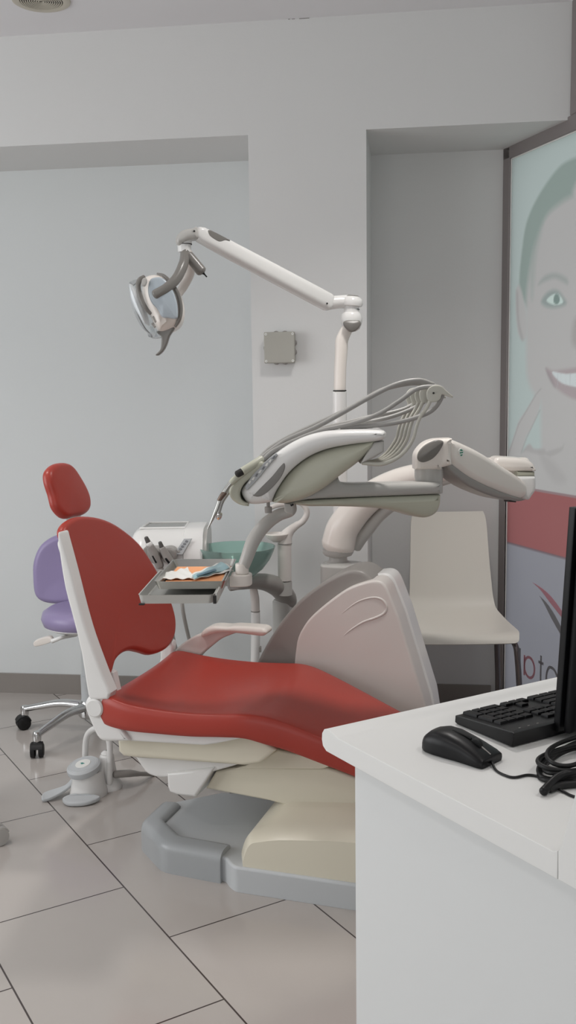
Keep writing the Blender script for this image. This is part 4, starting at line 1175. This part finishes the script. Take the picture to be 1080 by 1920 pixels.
part('head', newlathe([(0.001, -0.009), (0.0065, -0.0085), (0.0075, -0.004), (0.0075, 0.004), (0.006, 0.008), (0.001, 0.009)], Y(411, 967, YC + .02), (0.3, -0.5, 0.8), 20), MT['chrome'], t)

# ================================================================ CUSPIDOR
yb = 3.42
bc = Y(444.5, 1026, yb)
colc = Y(531, 1130, 3.60)
t = thing('cuspidor_unit', 'white spittoon console with suction holder beside the green glass bowl', 'spittoon unit', (colc[0], colc[1], 0))
cus = t
X0, X1 = Y(258, 1020, 3.40)[0], Y(347, 1020, 3.40)[0]
pf = [(3.648, .723), (3.648, .831), (3.631, .858), (3.591, .867), (3.466, .867), (3.426, .858), (3.392, .826), (3.369, .78), (3.374, .74), (3.42, .712), (3.534, .706)]
def sx(x, sc_=1.0):
    c1 = np.mean(pf, axis=0)
    return smooth([np.array([x, c1[0] + (a_ - c1[0]) * sc_, c1[1] + (b_ - c1[1]) * sc_]) for a_, b_ in pf], 4)
bm = bmesh.new()
skin(bm, [sx(X0 - .03, .3), sx(X0 - .028, .6), sx(X0 - .018, .85), sx(X0, .97), sx(X0 + 0.02, 1.0), sx(X1 + .005, 1.0), sx(X1 + .012, 0.99)])
part('console_body', bm, MT['white'], t)
bm = bmesh.new()
skin(bm, [sx(X1 - .006, 1.0), sx(X1 - .003, 1.05), sx(X1 + .05, 1.07), sx(X1 + .062, 1.05), sx(X1 + .064, 1.0)])
part('end_frame', bm, MT['white'], t)
bm = bmesh.new()
skin(bm, [sx(X1 + .05, .93), sx(X1 + .068, .93), sx(X1 + .075, .9)])
part('end_plate', bm, MT['grey'], t)
part('top_tray', newslab([np.array([x, y, .8685]) for x, y in ((X0 + .005, 3.466), (X1 - .008, 3.466), (X1 - .008, 3.605), (X0 + .02, 3.605))], (0, 0, -0.004), 0.002, 2), MT['steel'], t)
bm = bmesh.new()
for (a_, b_), (c1, d1) in ((((X0 + .003, 3.462), (X1 - .006, 3.462))), ((X1 - .006, 3.462), (X1 - .006, 3.61)), ((X1 - .006, 3.61), (X0 + .012, 3.61)), ((X0 + .012, 3.61), (X0 + .003, 3.462))):
    tube(bm, [(a_, b_, .870), (c1, d1, .870)], 0.0042, 8, sm=False)
part('tray_rim', bm, MT['white'], t)
lab = Y(350, 1026, 2.953)
# control pad on the frame front, following its slope
padc = [(325, 1040), (345, 1010), (360, 1009.5), (342, 1040)]
def onface(px, py, off=0.0):
    n_ = np.array([0, -0.86, 0.5]); q = np.array([0, 3.381, .820]); return onp(px, py, n_, n_ @ q + off)
pp = part('control_pad', newslab([onface(*q, 0.012) for q in padc], -onface(0, 0) * 0 + np.array([0, .004, -.002]), 0.001, 1), MT['mem'], t)
for f in (0.1, 0.3, 0.5, 0.7, 0.9):
    x_, y_ = 333 + (351.5 - 333) * f, 1036.5 + (1012.5 - 1036.5) * f
    part('key', newslab([onface(x_ + 3 * math.cos(q), y_ + 2.1 * math.sin(q), 0.0135) for q in np.linspace(0, 2 * PI, 13)[:-1]], np.array([0, .002, -.001]), 0.0003, 1), MT['dgrey'] if f in (0.1,) else MT['ink'], pp)
# suction holder with two suction handpieces in it
yh_ = 3.30
hold = bmesh.new()
for cx_p in (288, 315):
    slab(hold, smooth(YL([(cx_p - 12, 1032), (cx_p + 2, 1028), (cx_p + 13, 1033), (cx_p + 15, 1044), (cx_p + 8, 1058), (cx_p - 4, 1056), (cx_p - 10, 1046)], yh_ + .02), 4), (0, 0.075, 0), 0.008, 3)
part('suction_holder', hold, MT['dgrey'], t)
for i, (px, lb) in enumerate(((((274, 1008), (280, 1021), (290, 1040), (300, 1062), (308, 1085), (312, 1110)), 'larger dark grey suction handpiece with a white collar, on the left in its holder'),
                              (((300, 1017), (304, 1028), (314, 1045), (326, 1062), (334, 1080), (338, 1100)), 'smaller dark grey suction handpiece on the right in its holder'))):
    P = [Y(x, y, yh_ - 0.0 + .004 * j) for j, (x, y) in enumerate(px)]
    s = 1.0 if i == 0 else 0.9
    h = thing('suction_handpiece', lb, 'suction handpiece', P[2], 'suction handpieces beside the red backrest')
    part('nozzle', newtube([P[0], P[1]], [0.007 * s, 0.0097 * s], 16), mat('suction_grey', (88, 86, 84), 0.45), h)
    part('grip', newtube([P[1], P[2], P[3]], [0.0125 * s, 0.0165 * s, 0.0142 * s], 18), MT['dgrey'], h)
    if i == 0: part('collar', newtube([P[1] * .85 + P[0] * .15, P[1] * .75 + P[2] * .25], [0.012, 0.0134], 18), MT['white'], h)
    part('slide_valve', newtube([P[2] + np.array([-.004, -.012, -.002]), P[2] * .4 + P[3] * .6 + np.array([-.004, -.012, 0])], 0.0045, 10), MT['black'], h)
    part('hose', newtube([P[3], P[4], P[5], P[5] + np.array([.005, .03, -.1]), np.array([P[5][0] + .0 + .012 * i, 3.52, .42]), np.array([P[5][0] + .05, 3.56, .25]), np.array([colc[0] - .05, 3.59, .22])], 0.0095 if i == 0 else 0.007, 12), MT['grey'], h)
# extra far hose holder glimpse
part('suction_holder', newslab(smooth(YL([(268, 1030), (280, 1026), (284, 1040), (276, 1046)], yh_ + .06), 3), (0, .03, 0), 0.005, 2), MT['dgrey'], cus)
# support arm, column, water column
part('bowl_arm', newtube([Y(432, 1104, yb - .02), Y(452, 1096, yb), Y(485, 1090, yb + .06), Y(516, 1098, yb + .12), Y(534, 1116, 3.585), Y(537, 1128, 3.60)], [0.010, 0.022, 0.034, 0.042, 0.040, 0.040], 24, k=8, flat=(1.0, 0.85)), MT['dgrey'], t)
part('column', newlathe([(0.040, 0), (0.040, colc[2] + .005), (0.034, colc[2] + .012)], (colc[0], colc[1], 0), seg=32), MT['grey'], t)
part('console_arm', newtube([np.array([X1 + .04, 3.55, .72]), np.array([X1 + .12, 3.56, .67]), np.array([(X1 + .04 + colc[0]) / 2 + .05, 3.585, .65]), np.array([colc[0], colc[1], .63])], [0.03, 0.028, 0.028, 0.03], 20), MT['grey'], t)
wc = Y(534, 1092, 3.54)
part('water_column', newlathe([(0.0265, -.05), (0.0265, .0)], Y(534, 1090, 3.54), seg=28), MT['grey'], t)
part('water_column', newlathe([(0.0245, .0), (0.0250, Y(534, 1022, 3.54)[2] - Y(534, 1088, 3.54)[2]), (0.018, Y(534, 1020, 3.54)[2] - Y(534, 1088, 3.54)[2])], Y(534, 1088, 3.54), seg=28), MT['pink'], t)
zt2 = Y(534, 1020, 3.54)
part('water_ring', newlathe([(0.0262, 0), (0.0262, .004)], zt2, seg=28), MT['dgrey'], t)
part('spout_base', newtube([Y(534, 1019, 3.54), Y(536, 1006, 3.54), Y(545, 994, 3.54), Y(560, 982, 3.54)], [0.026, 0.0245, 0.017, 0.012], 20), MT['pink'], t)
part('water_spout', newtube([Y(552, 988, 3.54), Y(568, 977, 3.54), Y(575.5, 962, 3.54), Y(570, 948, 3.54), Y(556, 941, 3.54), Y(538, 945, 3.53), Y(518, 948, 3.50), Y(508, 952, 3.48)], [0.0125, 0.0115, 0.011, 0.0105, 0.010, 0.0095, 0.009, 0.008], 16, k=8), MT['pink'], t)
cu = Y(519, 1003, 3.53)
part('cup_plate', newlathe([(0.014, -.025), (0.030, -.014), (0.041, -.002), (0.043, .004), (0.041, .006), (0.037, .002), (0.001, .0)], cu, seg=36), MT['warm'], t)
# white drain pipe under the arm
dpx = 478
dp = Y(dpx, 1120, 3.48)
part('drain_pipe', newtube([Y(474, 1098, 3.47), Y(478, 1122, 3.48), Y(479, 1146, 3.48)], [0.0135, 0.0155, 0.0155], 18), MT['pink'], t)
part('drain_ring', newlathe([(0.0165, 0), (0.0165, .004)], Y(479, 1147, 3.48), seg=24), MT['dgrey'], t)
part('drain_pipe', newtube([Y(479, 1149, 3.48), Y(479, 1200, 3.48), Y(478, 1260, 3.48), np.array([Y(478, 1260, 3.48)[0], 3.48, .02])], [0.0165, 0.0165, 0.0155, 0.0155], 18), MT['white'], t)
part('valve', newbox(Y(488, 1217, 3.48), (1, 0, 0), (0, 1, 0), Z3, .008, .02, .02, .002), MT['dgrey'], t)
# glass bowl
R_ = 0.134
pr = [(0.03, -.108), (0.057, -.102), (0.091, -.076), (0.114, -.045), (0.128, -.016), (R_, 0.0), (R_ + .0005, .002), (R_ - .003, .002), (0.123, -.014), (0.110, -.041), (0.087, -.071), (0.055, -.095), (0.023, -.101), (0.001, -.102)]
bz = Y(444.5, 1026, yb)
single('glass_bowl', newlathe([(a_, b_) for a_, b_ in pr], bz, seg=64), MT['bowl'], bz - Z3 * .108, 'green frosted glass spittoon bowl on the grey arm', 'bowl')
part('bowl_seat', newlathe([(0.036, -.145), (0.036, -.115), (0.028, -.1085)], bz, seg=32), MT['dgrey'], cus)

# ================================================================ LAMP ON ITS POLE
lp = Y(638, 735, YP)
lamp = thing('dental_lamp', 'dental operating lamp on a long white jointed arm above the unit', 'lamp', (Y(640, 1050, YP)[0], YP, Y(640, 1050, YP)[2]))
t = lamp
part('pole', newlathe([(0.0245, 0), (0.0235, lp[2] - Y(638, 1040, YP)[2] - .002), (0.0215, lp[2] - Y(638, 1040, YP)[2])], Y(638.5, 1040, YP), seg=32), MT['white'], t)
part('pole_ring', newlathe([(0.0222, -.003), (0.0222, .001)], Y(637, 732, YP), seg=32), MT['dark'], t)
part('upper_pole', newtube([Y(637, 731, YP), Y(638, 690, YP), Y(640, 655, YP), Y(641, 638, YP), Y(650, 618, YP), Y(657, 606, YP)], [0.02, 0.02, 0.0212, 0.0212, 0.019, 0.018], 24, k=6), MT['warm'], t)
kc = Y(659, 600, YP)
part('pivot_ball', newlathe([(0.012, -.038), (0.026, -.03), (0.034, -.012), (0.036, .006), (0.031, .02), (0.025, .026), (0.0235, .05), (0.0225, .055)], Y(659, 600, YP), (0.0, -.05, 1), 36), MT['white'], t)
part('pivot_ring', newlathe([(0.0247, 0), (0.0247, .0022)], Y(660, 581, YP), seg=28), MT['dark'], t)
part('pivot_cap', newslab(smooth(YL([(644, 604), (650, 600.5), (663, 600), (674, 601), (677, 607), (671, 617), (660, 622.5), (651, 618), (645, 611)], YP - .041), 4), (0, .02, 0), 0.006, 3, dome=.003), MT['cap'], t)
el = [(617, 583), (612, 575), (614, 558), (622, 552), (642, 551), (660, 554), (676, 560), (682, 567), (680, 573), (668, 577), (648, 578), (630, 580)]
part('elbow', newtube([Y(617, 568, YP - .006), Y(632, 566.5, YP - .003), Y(650, 565.5, YP), Y(661, 565.5, YP), Y(670, 567, YP)], [.0225, .0215, .022, .023, .018], 24, k=5), MT['white'], t)
part('elbow', newlathe([(.02, -.012), (.033, -.008), (.036, .002), (.033, .014), (.024, .022), (.001, .024)], Y(660, 569, YP), (.1, 0, 1), 36), MT['white'], t)
part('elbow_cap', newlathe([(.022, .018), (.0225, .0235), (.016, .027), (.001, .028)], Y(660, 569, YP), (.12, -.1, 1), 32), MT['cap'], t)
# long arm (rounded box profile, slightly tapered) from the elbow to the head
YA = 3.02
a, b = Y(616, 567, YP - .01), Y(372, 438, YA)
dr = (b - a) / np.linalg.norm(b - a)
sd = np.cross(dr, Z3); sd /= np.linalg.norm(sd); upv = np.cross(sd, dr)
bm = bmesh.new(); rings = []
Lh = np.linalg.norm(b - a)
for f, hh, hw in [(-0.022, .010, .012), (-.018, .020, .018), (-.008, .027, .022), (.01, .0295, .0235), (.5, .028, .023), (.8, .0265, .0225), (.985, .0235, .021), (1.01, .019, .018), (1.025, .010, .011)]:
    cc = a + dr * Lh * f
    rings.append([cc + sd * hw * np.sign(math.cos(q)) * abs(math.cos(q)) ** .7 + upv * hh * np.sign(math.sin(q)) * abs(math.sin(q)) ** .7 for q in np.linspace(0, 2 * PI, 29)[:-1]])
skin(bm, rings)
part('long_arm', bm, MT['white'], t, ang=50)
ins = [(391, 432), (397, 432), (428, 448), (432, 451), (424, 450), (415, 453), (408, 452), (394, 442)]
an = np.array([-dr[1], dr[0], 0]); an = an / np.linalg.norm(an); an = an if an[1] < 0 else -an
part('arm_inlay', newslab(smooth([onp(x, y, an, an @ b + .0225) for x, y in ins], 3), -an * .006, .002, 2), MT['cap'], t)
for x, y in ((363.8, 433.5), (613, 569)):
    part('arm_screw', newlathe([(0.003, 0), (0.003, .002)], onp(x, y, an, an @ (b if x < 500 else a) + .0245), an, 12), MT['dark'], t)
# head joint and yoke
hj = [(328, 452), (331, 440), (342, 430), (360, 426), (368, 424), (372, 436), (370, 446), (355, 449), (345, 455), (334, 459)]
part('head_joint', newslab(smooth(YL(hj, YA - .03), 4), (0, .06, 0), .018, 5), MT['grey'], t)
jc = Y(346, 470, YA)
part('swivel', newlathe([(0.0195, -.004), (0.0205, .018), (0.0225, .02), (0.0225, .03), (0.0205, .034)], jc, seg=32), MT['white'], t)
part('swivel_ring', newlathe([(0.0228, .0175), (0.0228, .0195)], jc, seg=32), MT['dark'], t)
part('yoke', newtube([Y(347, 468, YA), Y(347, 480, YA - .01), Y(343, 498, YA - .05), Y(331, 522, YA - .08), Y(312, 540, YA - .10), Y(291, 552, YA - .105)], [0.017, 0.0185, 0.0175, 0.0155, 0.014, 0.0135], 18, k=8, flat=(.8, 1.0)), MT['cap'], t)
part('yoke_edge', newtube([Y(356, 484, YA + .0), Y(350, 500, YA - .03), Y(340, 520, YA - .06), Y(322, 541, YA - .085), Y(304, 555, YA - .095)], 0.0042, 10, k=8), MT['warm'], t)
part('yoke', newtube([Y(350, 472, YA), Y(356, 488, YA + .02), Y(355, 512, YA + .06), Y(345, 535, YA + .075), Y(335, 552, YA + .07)], [0.015, 0.0165, 0.016, 0.014, 0.011], 16, k=8), MT['pink'], t)
part('sensor_tube', newtube([Y(354, 480, YA - .01), Y(377, 508, YA - .015)], [0.0155, 0.0165], 22), MT['cap'], t)
part('sensor_tip', newtube([Y(377, 508, YA - .015), Y(382, 513, YA - .015), Y(384, 515, YA - .015), Y(387.5, 519, YA - .015)], [.009, .0035, .0022, .0022], 12, sm=False), MT['black'], t)
# lamp head housing
hx = [(266, 521), (276, 513), (295, 512), (310, 517), (325, 534), (336, 556), (340, 578), (338, 597), (330, 612), (312, 622), (297, 624), (287, 612), (280, 595), (268, 570), (262, 545)]
part('housing', newslab(smooth(YL(hx, YA - .085), 4), (0, .15, 0), .05, 7, dome=.012), MT['warm'], t, ang=60)
bh = [(281, 524), (296, 519), (309, 524), (322, 541), (330, 562), (333, 582), (331, 597), (316, 596), (303, 594), (295, 580), (283, 566), (277, 545)]
part('rear_shell', newslab(smooth(YL(bh, YA - .101), 4), (0, .02, 0), .008, 4, dome=.006), mat('blue_grey_shell', (178, 188, 196), .3), t)
part('rim_band', newtube([Y(295, 513, YA - .05), Y(308, 517, YA - .06), Y(322, 532, YA - .07), Y(334, 552, YA - .07), Y(339, 576, YA - .07), Y(337, 597, YA - .07), Y(329, 612, YA - .06)], [.0028, .004, .0055, .006, .006, .0055, .004], 12, k=8), MT['cap'], t)
part('side_lever', newtube([Y(270, 519, YA - .095), Y(262, 525, YA - .1), Y(259, 538, YA - .1), Y(264, 558, YA - .1), Y(273, 577, YA - .1), Y(282, 588, YA - .095)], [.006, .0075, .0075, .007, .0065, .005], 14, k=8), MT['cap'], t)
part('hinge_block', newslab(smooth(YL([(266, 524), (272, 520), (275, 526), (271, 536), (265, 534)], YA - .112), 3), (0, .02, 0), .003, 2), MT['grey'], t)
part('latch', newslab(YL([(285, 594), (288, 592), (293, 603), (290, 605)], YA - .098), (0, .01, 0), .001, 1), MT['dgrey'], t)
part('latch', newslab(YL([(283, 607), (287, 604), (292, 612), (289, 615)], YA - .095), (0, .01, 0), .001, 1), MT['dgrey'], t)
# reflector behind a clear curved shield
rf = [(242, 531), (250, 541), (259, 560), (268, 583), (272, 607), (262, 596), (250, 574), (243, 552)]
part('reflector', newslab(smooth(YL(rf, YA - .06), 4), (0, .11, 0), .02, 5, dome=.004), MT['silver'], t)
shd = [(240, 527), (262, 523), (272, 540), (280, 575), (292, 610), (297, 628), (277, 631), (274, 624), (262, 611), (249, 586), (241, 555)]
part('clear_shield', newslab(smooth(YL(shd, YA - .075), 4), (0, .14, 0), .03, 5), MT['lens'], t)
hd = [(293, 622), (308, 617), (323, 612), (327, 616), (318, 630), (313, 645), (306, 658), (297, 666), (291, 665), (300, 655), (302, 640), (301, 630)]
part('handle', newslab(smooth(YL(hd, YA - .06), 4), (0, .025, 0), .006, 4), MT['cap'], t)

# ================================================================ RECEPTION DESK
CD = 0.841
ZT = 0.80
dk = thing('reception_desk', 'white laminate desk with a raised lip and sloping riser panel', 'desk', DK(1.0, 1.3, 0))
dpx_ = [(612, 1369), (606, 1374), (602.5, 1382), (602, 1392), (604, 1400), (609, 1408), (664, 1438), (850, 1541), (1045, 1646)]
P = [onp(x, y, D2, CD) for x, y in dpx_]
zb_ = 0.768
prof = [(1.288, .806), (1.296, .803), (1.302, .795), (1.303, .784), (1.300, .774), (1.290, .768), (1.21, .768), (0.80, .768), (0.745, .768), (0.745, .80)]
inn_ = [(0.752, .92), (0.765, .885), (0.776, .845), (0.7845, .812), (0.789, .8035), (0.797, .80)]
lip = [(1.255, .800), (1.262, .8012), (1.268, .8032), (1.274, .8052), (1.281, .8062)]
top = prof[:8] + [(0.79, .768)] + [(0.79, .8), (0.797, .80)] + lip
def ext(pts, d0, w_, r=.002):
    return newslab([DK(a_, d0, z_) for a_, z_ in pts], D2 * w_, r, 2)
WD = 1.35
part('worktop', ext(prof[:7] + [(0.79, .768), (0.79, .8036)] + inn_[-1:] + lip, CD, WD, .0012), MT['desk'], dk, ang=28)
part('riser_panel', ext([(0.79, .8034), (0.789, .768), (0.60, .768), (0.60, 1.12), (0.704, 1.12), (0.723, 1.04), (0.7365, .985)] + inn_[:5], CD + .0005, WD - .001, .0012), MT['desk'], dk, ang=28)
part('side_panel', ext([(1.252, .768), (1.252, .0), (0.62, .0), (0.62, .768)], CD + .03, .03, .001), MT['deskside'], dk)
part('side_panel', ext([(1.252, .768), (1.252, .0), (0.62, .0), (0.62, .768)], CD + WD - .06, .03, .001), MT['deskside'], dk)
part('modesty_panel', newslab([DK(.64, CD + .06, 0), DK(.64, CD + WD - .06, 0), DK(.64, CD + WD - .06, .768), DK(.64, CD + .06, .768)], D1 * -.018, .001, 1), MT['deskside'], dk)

# ---- keyboard
kz = ZT
KD0, KD1 = 1.07, 1.207; KX0 = 1.040; KL = 0.442
kb = thing('computer_keyboard', 'black full-size computer keyboard on the white desk under the monitor', 'keyboard', DK((KD0 + KD1) / 2, KX0 + KL / 2, kz))
kp = [(KD1, .003), (KD1 - .001, .0145), (KD1 - .006, .0165), (KD0 + .006, .0265), (KD0, .0245), (KD0 + .004, .002), (KD1 - .006, .001)]
part('case', newslab([DK(a_, KX0, kz + b_) for a_, b_ in kp], D2 * KL, .0018, 2), MT['black'], kb)
def ktop(a_): return kz + .0166 + (KD1 - .006 - a_) / (KD1 - KD0 - .012) * .0100
ks = np.array([D1[0], D1[1], -.0100 / (KD1 - KD0 - .012)]); ks /= np.linalg.norm(ks); kn_ = np.cross(ks, D2); kn_ = kn_ if kn_[2] > 0 else -kn_
def key(row, col, w_=1, h_=1, x0=0.0):
    pitch = .0183
    a_ = KD1 - .0135 - pitch * row - (.003 if row == 5 else 0) - (h_ - 1) * pitch / 2
    b_ = KX0 + x0 + pitch * (col + w_ / 2)
    cc = DK(a_, b_, ktop(a_)) + kn_ * .0018
    bm = bmesh.new()
    lx, ly = pitch * h_ - .0028, pitch * w_ - .0028
    def lp_(f, z): return [cc + ks * sx_ * (lx / 2 - f) + D2 * sy_ * (ly / 2 - f) + kn_ * z for sx_, sy_ in ((1, 1), (-1, 1), (-1, -1), (1, -1))]
    skin(bm, [lp_(0, -.002), lp_(0.0003, .0005), lp_(.001, .0022), lp_(.002, .0024)])
    part('key', bm, MT['key'], kb, ang=50)
# from the image's left: number block, cursor block, main block (user sits on the far side)
x0 = .011
key(0, 0, 1, 2, x0); key(2, 0, 1, 2, x0); key(4, 0, 1, 1, x0)
key(0, 1, 1, 1, x0); key(0, 2, 2, 1, x0)
for r_ in (1, 2, 3, 4):
    for c__ in (1, 2, 3): key(r_, c__, 1, 1, x0)
x1 = x0 + .0183 * 4 + .008
for c__ in (0, 1, 2): key(0, c__, 1, 1, x1)
key(1, 1, 1, 1, x1)
for r_ in (3, 4, 5):
    for c__ in (0, 1, 2): key(r_, c__, 1, 1, x1)
x2 = x1 + .0183 * 3 + .008
for r_, ws in ((0, (1.5, 1.2, 1.2, 5.6, 1.2, 1.2, 1.5)), (1, (2.6, 1, 1, 1, 1, 1, 1, 1, 1, 1, 1, 2)), (2, (2.2, 1, 1, 1, 1, 1, 1, 1, 1, 1, 1, 1, 1.6)), (3, (1.5, 1, 1, 1, 1, 1, 1, 1, 1, 1, 1, 1, 1, 1.3)), (4, (2, 1, 1, 1, 1, 1, 1, 1, 1, 1, 1, 1, 1, .9)), (5, (1, 1, 1, 1, 1.2, 1, 1, 1, 1.2, 1, 1, 1))):
    cc_ = 0
    for w_ in ws: key(r_, cc_, w_, 1, x2); cc_ += w_
for k in range(3):
    a_ = KD0 + .0105; cc = DK(a_, KX0 + .022 + .019 * k, ktop(a_) + .0002)
    part('status_light', newbox(cc, ks, D2, kn_, .0015, .004, .0006, .0002, 1), MT['dgrey'], kb)

# ---- mouse
mt_ = thing('computer_mouse', 'black wired mouse on the desk in front of the keyboard corner', 'mouse', DK(1.12, .975, ZT))
ma, mb = Z(806, 1385, ZT + .012), Z(921, 1424, ZT + .008)
md = mb - ma; md[2] = 0; ml = .116; md /= np.linalg.norm(md); ms = np.cross(Z3, md); mc = (ma + mb) / 2; mc[2] = ZT
bm = bmesh.new(); rings = []
for f, hw, hh in [(-.5, .008, .008), (-.485, .018, .017), (-.45, .0245, .025), (-.38, .0285, .032), (-.25, .0305, .0365), (-.08, .030, .0365), (.1, .0285, .032), (.28, .029, .0255), (.42, .0295, .0185), (.485, .028, .0145), (.5, .025, .012)]:
    cc = mc + md * ml * f; rg = []
    for q in np.linspace(0, PI, 15):
        cs, sn_ = math.cos(q), math.sin(q)
        rg.append(cc + ms * hw * np.sign(cs) * abs(cs) ** .62 + Z3 * (.005 + (hh - .005) * abs(sn_) ** .6))
    rg.append(cc - ms * hw * .93 + Z3 * .001); rg.append(cc + ms * hw * .93 + Z3 * .001)
    rings.append(rg)
skin(bm, rings)
part('shell', bm, MT['black'], mt_, ang=50)
part('scroll_wheel', newlathe([(.006, -.0035), (.0095, -.003), (.0095, .003), (.006, .0035)], mc + md * .030 + Z3 * .0235, ms, 24), MT['rubber'], mt_)
part('button_seam', newtube([mc + md * (-.012) + Z3 * .0362, mc + md * .01 + Z3 * .0333, mc + md * .02 + Z3 * .0308], .0022, 8), MT['blackm'], mt_)
part('button_seam', newtube([mc + md * (.038) + Z3 * .0236, mc + md * .054 + Z3 * .0155], .0012, 8), MT['dgrey'], mt_)
zc_ = ZT + .0022
cab = [mc + md * .056 + Z3 * .006] + [Z(x, y, zc_) for x, y in [(930, 1444), (948, 1454), (965, 1457.5), (990, 1453), (1012, 1457), (1030, 1468)]] + [Z(1046, 1479, ZT + .003), Z(1060, 1486, zc_), Z(1072, 1492, zc_), Z(1090, 1497, zc_)]
part('cable', newtube(cab, .0019, 10, k=8), MT['rubber'], mt_)

# ---- coiled cable with a moulded end
cbc = Z(1078, 1437, ZT)
cb_ = thing('coiled_cable', 'coiled black cable bundle with a thick grey-black plug end on the desk', 'cable', cbc)
for i, (rx, ry, dx, dy, z_, ph) in enumerate([(.082, .034, 0, 0, .004, 0), (.078, .030, .004, .004, .0105, .1), (.074, .036, -.002, -.002, .017, -.12), (.070, .028, .006, .006, .0225, .15), (.084, .032, .006, .002, .007, -.05)]):
    pts_ = []
    for q in np.linspace(0, 2 * PI, 25)[:-1]:
        u_ = D2 * math.cos(.25 + ph) + D1 * math.sin(.25 + ph); w_ = -D2 * math.sin(.25 + ph) + D1 * math.cos(.25 + ph)
        pts_.append(cbc + u_ * (rx * math.cos(q) + dx) + w_ * (ry * math.sin(q) + dy) + Z3 * (z_ + .003 * math.sin(2 * q + i)))
    bm = bmesh.new(); rg_ = []
    C_ = np.array(smooth(pts_, 3)); tg = np.roll(C_, -1, 0) - np.roll(C_, 1, 0); tg /= np.linalg.norm(tg, axis=1)[:, None]
    for c__, tt in zip(C_, tg):
        s_ = np.cross(tt, Z3); s_ /= np.linalg.norm(s_); uu = np.cross(s_, tt)
        rg_.append([c__ + (s_ * math.cos(q) + uu * math.sin(q)) * .0034 for q in np.linspace(0, 2 * PI, 11)[:-1]])
    rg_.append(rg_[0]); skin(bm, rg_, False, False)
    part('cable_loop', bm, MT['rubber'], cb_)
part('plug', newtube([Z(1019, 1484, ZT + .007), Z(1030, 1472, ZT + .010), Z(1042, 1460, ZT + .014), Z(1056, 1452, ZT + .017), Z(1072, 1449, ZT + .018), Z(1100, 1448, ZT + .012)], [.0062, .006, .0056, .005, .0048, .0045], 14, k=6), MT['black'], cb_)
part('cable_tail', newtube([Z(1030, 1480, ZT + .006), Z(1048, 1473, ZT + .006), Z(1070, 1470, ZT + .006), Z(1100, 1468, ZT + .006)], .0055, 12), MT['rubber'], cb_)

# ---- monitor, screen side away from the camera
mo = thing('computer_monitor', 'black flat computer monitor seen from behind at the right edge', 'monitor', DK(1.03, 1.50, ZT))
MD2 = onp(1036, 1368, D1, 1.075) @ D2
lo = DK(1.075, MD2, 0); lo[2] = onp(1036, 1368, D1, 1.075)[2]
hi_ = onp(1066, 950, D2, MD2)
upm = hi_ - lo; hm = np.linalg.norm(upm); upm /= hm
nb_ = np.cross(upm, D2); nb_ = nb_ if nb_ @ D1 < 0 else -nb_        # points back, to the camera side
WM = .50
def MP(a_, h_, d_): return lo + D2 * a_ + upm * h_ + nb_ * d_
part('front_bezel', newslab([MP(0, 0, 0), MP(WM, 0, 0), MP(WM, hm, 0), MP(0, hm, 0)], nb_ * .014, .003, 2), MT['black'], mo)
part('screen', newslab([MP(.012, .018, -.0006), MP(WM - .012, .018, -.0006), MP(WM - .012, hm - .012, -.0006), MP(.012, hm - .012, -.0006)], nb_ * .002, .0004, 1), mat('dark_screen', (12, 12, 16), .2), mo)
part('back_cover', newslab([MP(.003, .003, .015), MP(WM - .003, .003, .015), MP(WM - .003, hm - .003, .015), MP(.003, hm - .003, .015)], nb_ * .022, .01, 4), MT['blackm'], mo)
part('stand_neck', newslab([MP(WM / 2 - .03, -.10, .04), MP(WM / 2 + .03, -.10, .04), MP(WM / 2 + .03, .16, .036), MP(WM / 2 - .03, .16, .036)], nb_ * .02, .004, 2), MT['black'], mo)
fb = MP(WM / 2, 0, .04); fb[2] = ZT
part('stand_foot', newslab([fb + D2 * a_ + D1 * b_ + Z3 * .012 for a_, b_ in ((-.1, -.09), (.1, -.09), (.1, .05), (-.1, .05))], (0, 0, -.0118), .004, 2), MT['black'], mo)
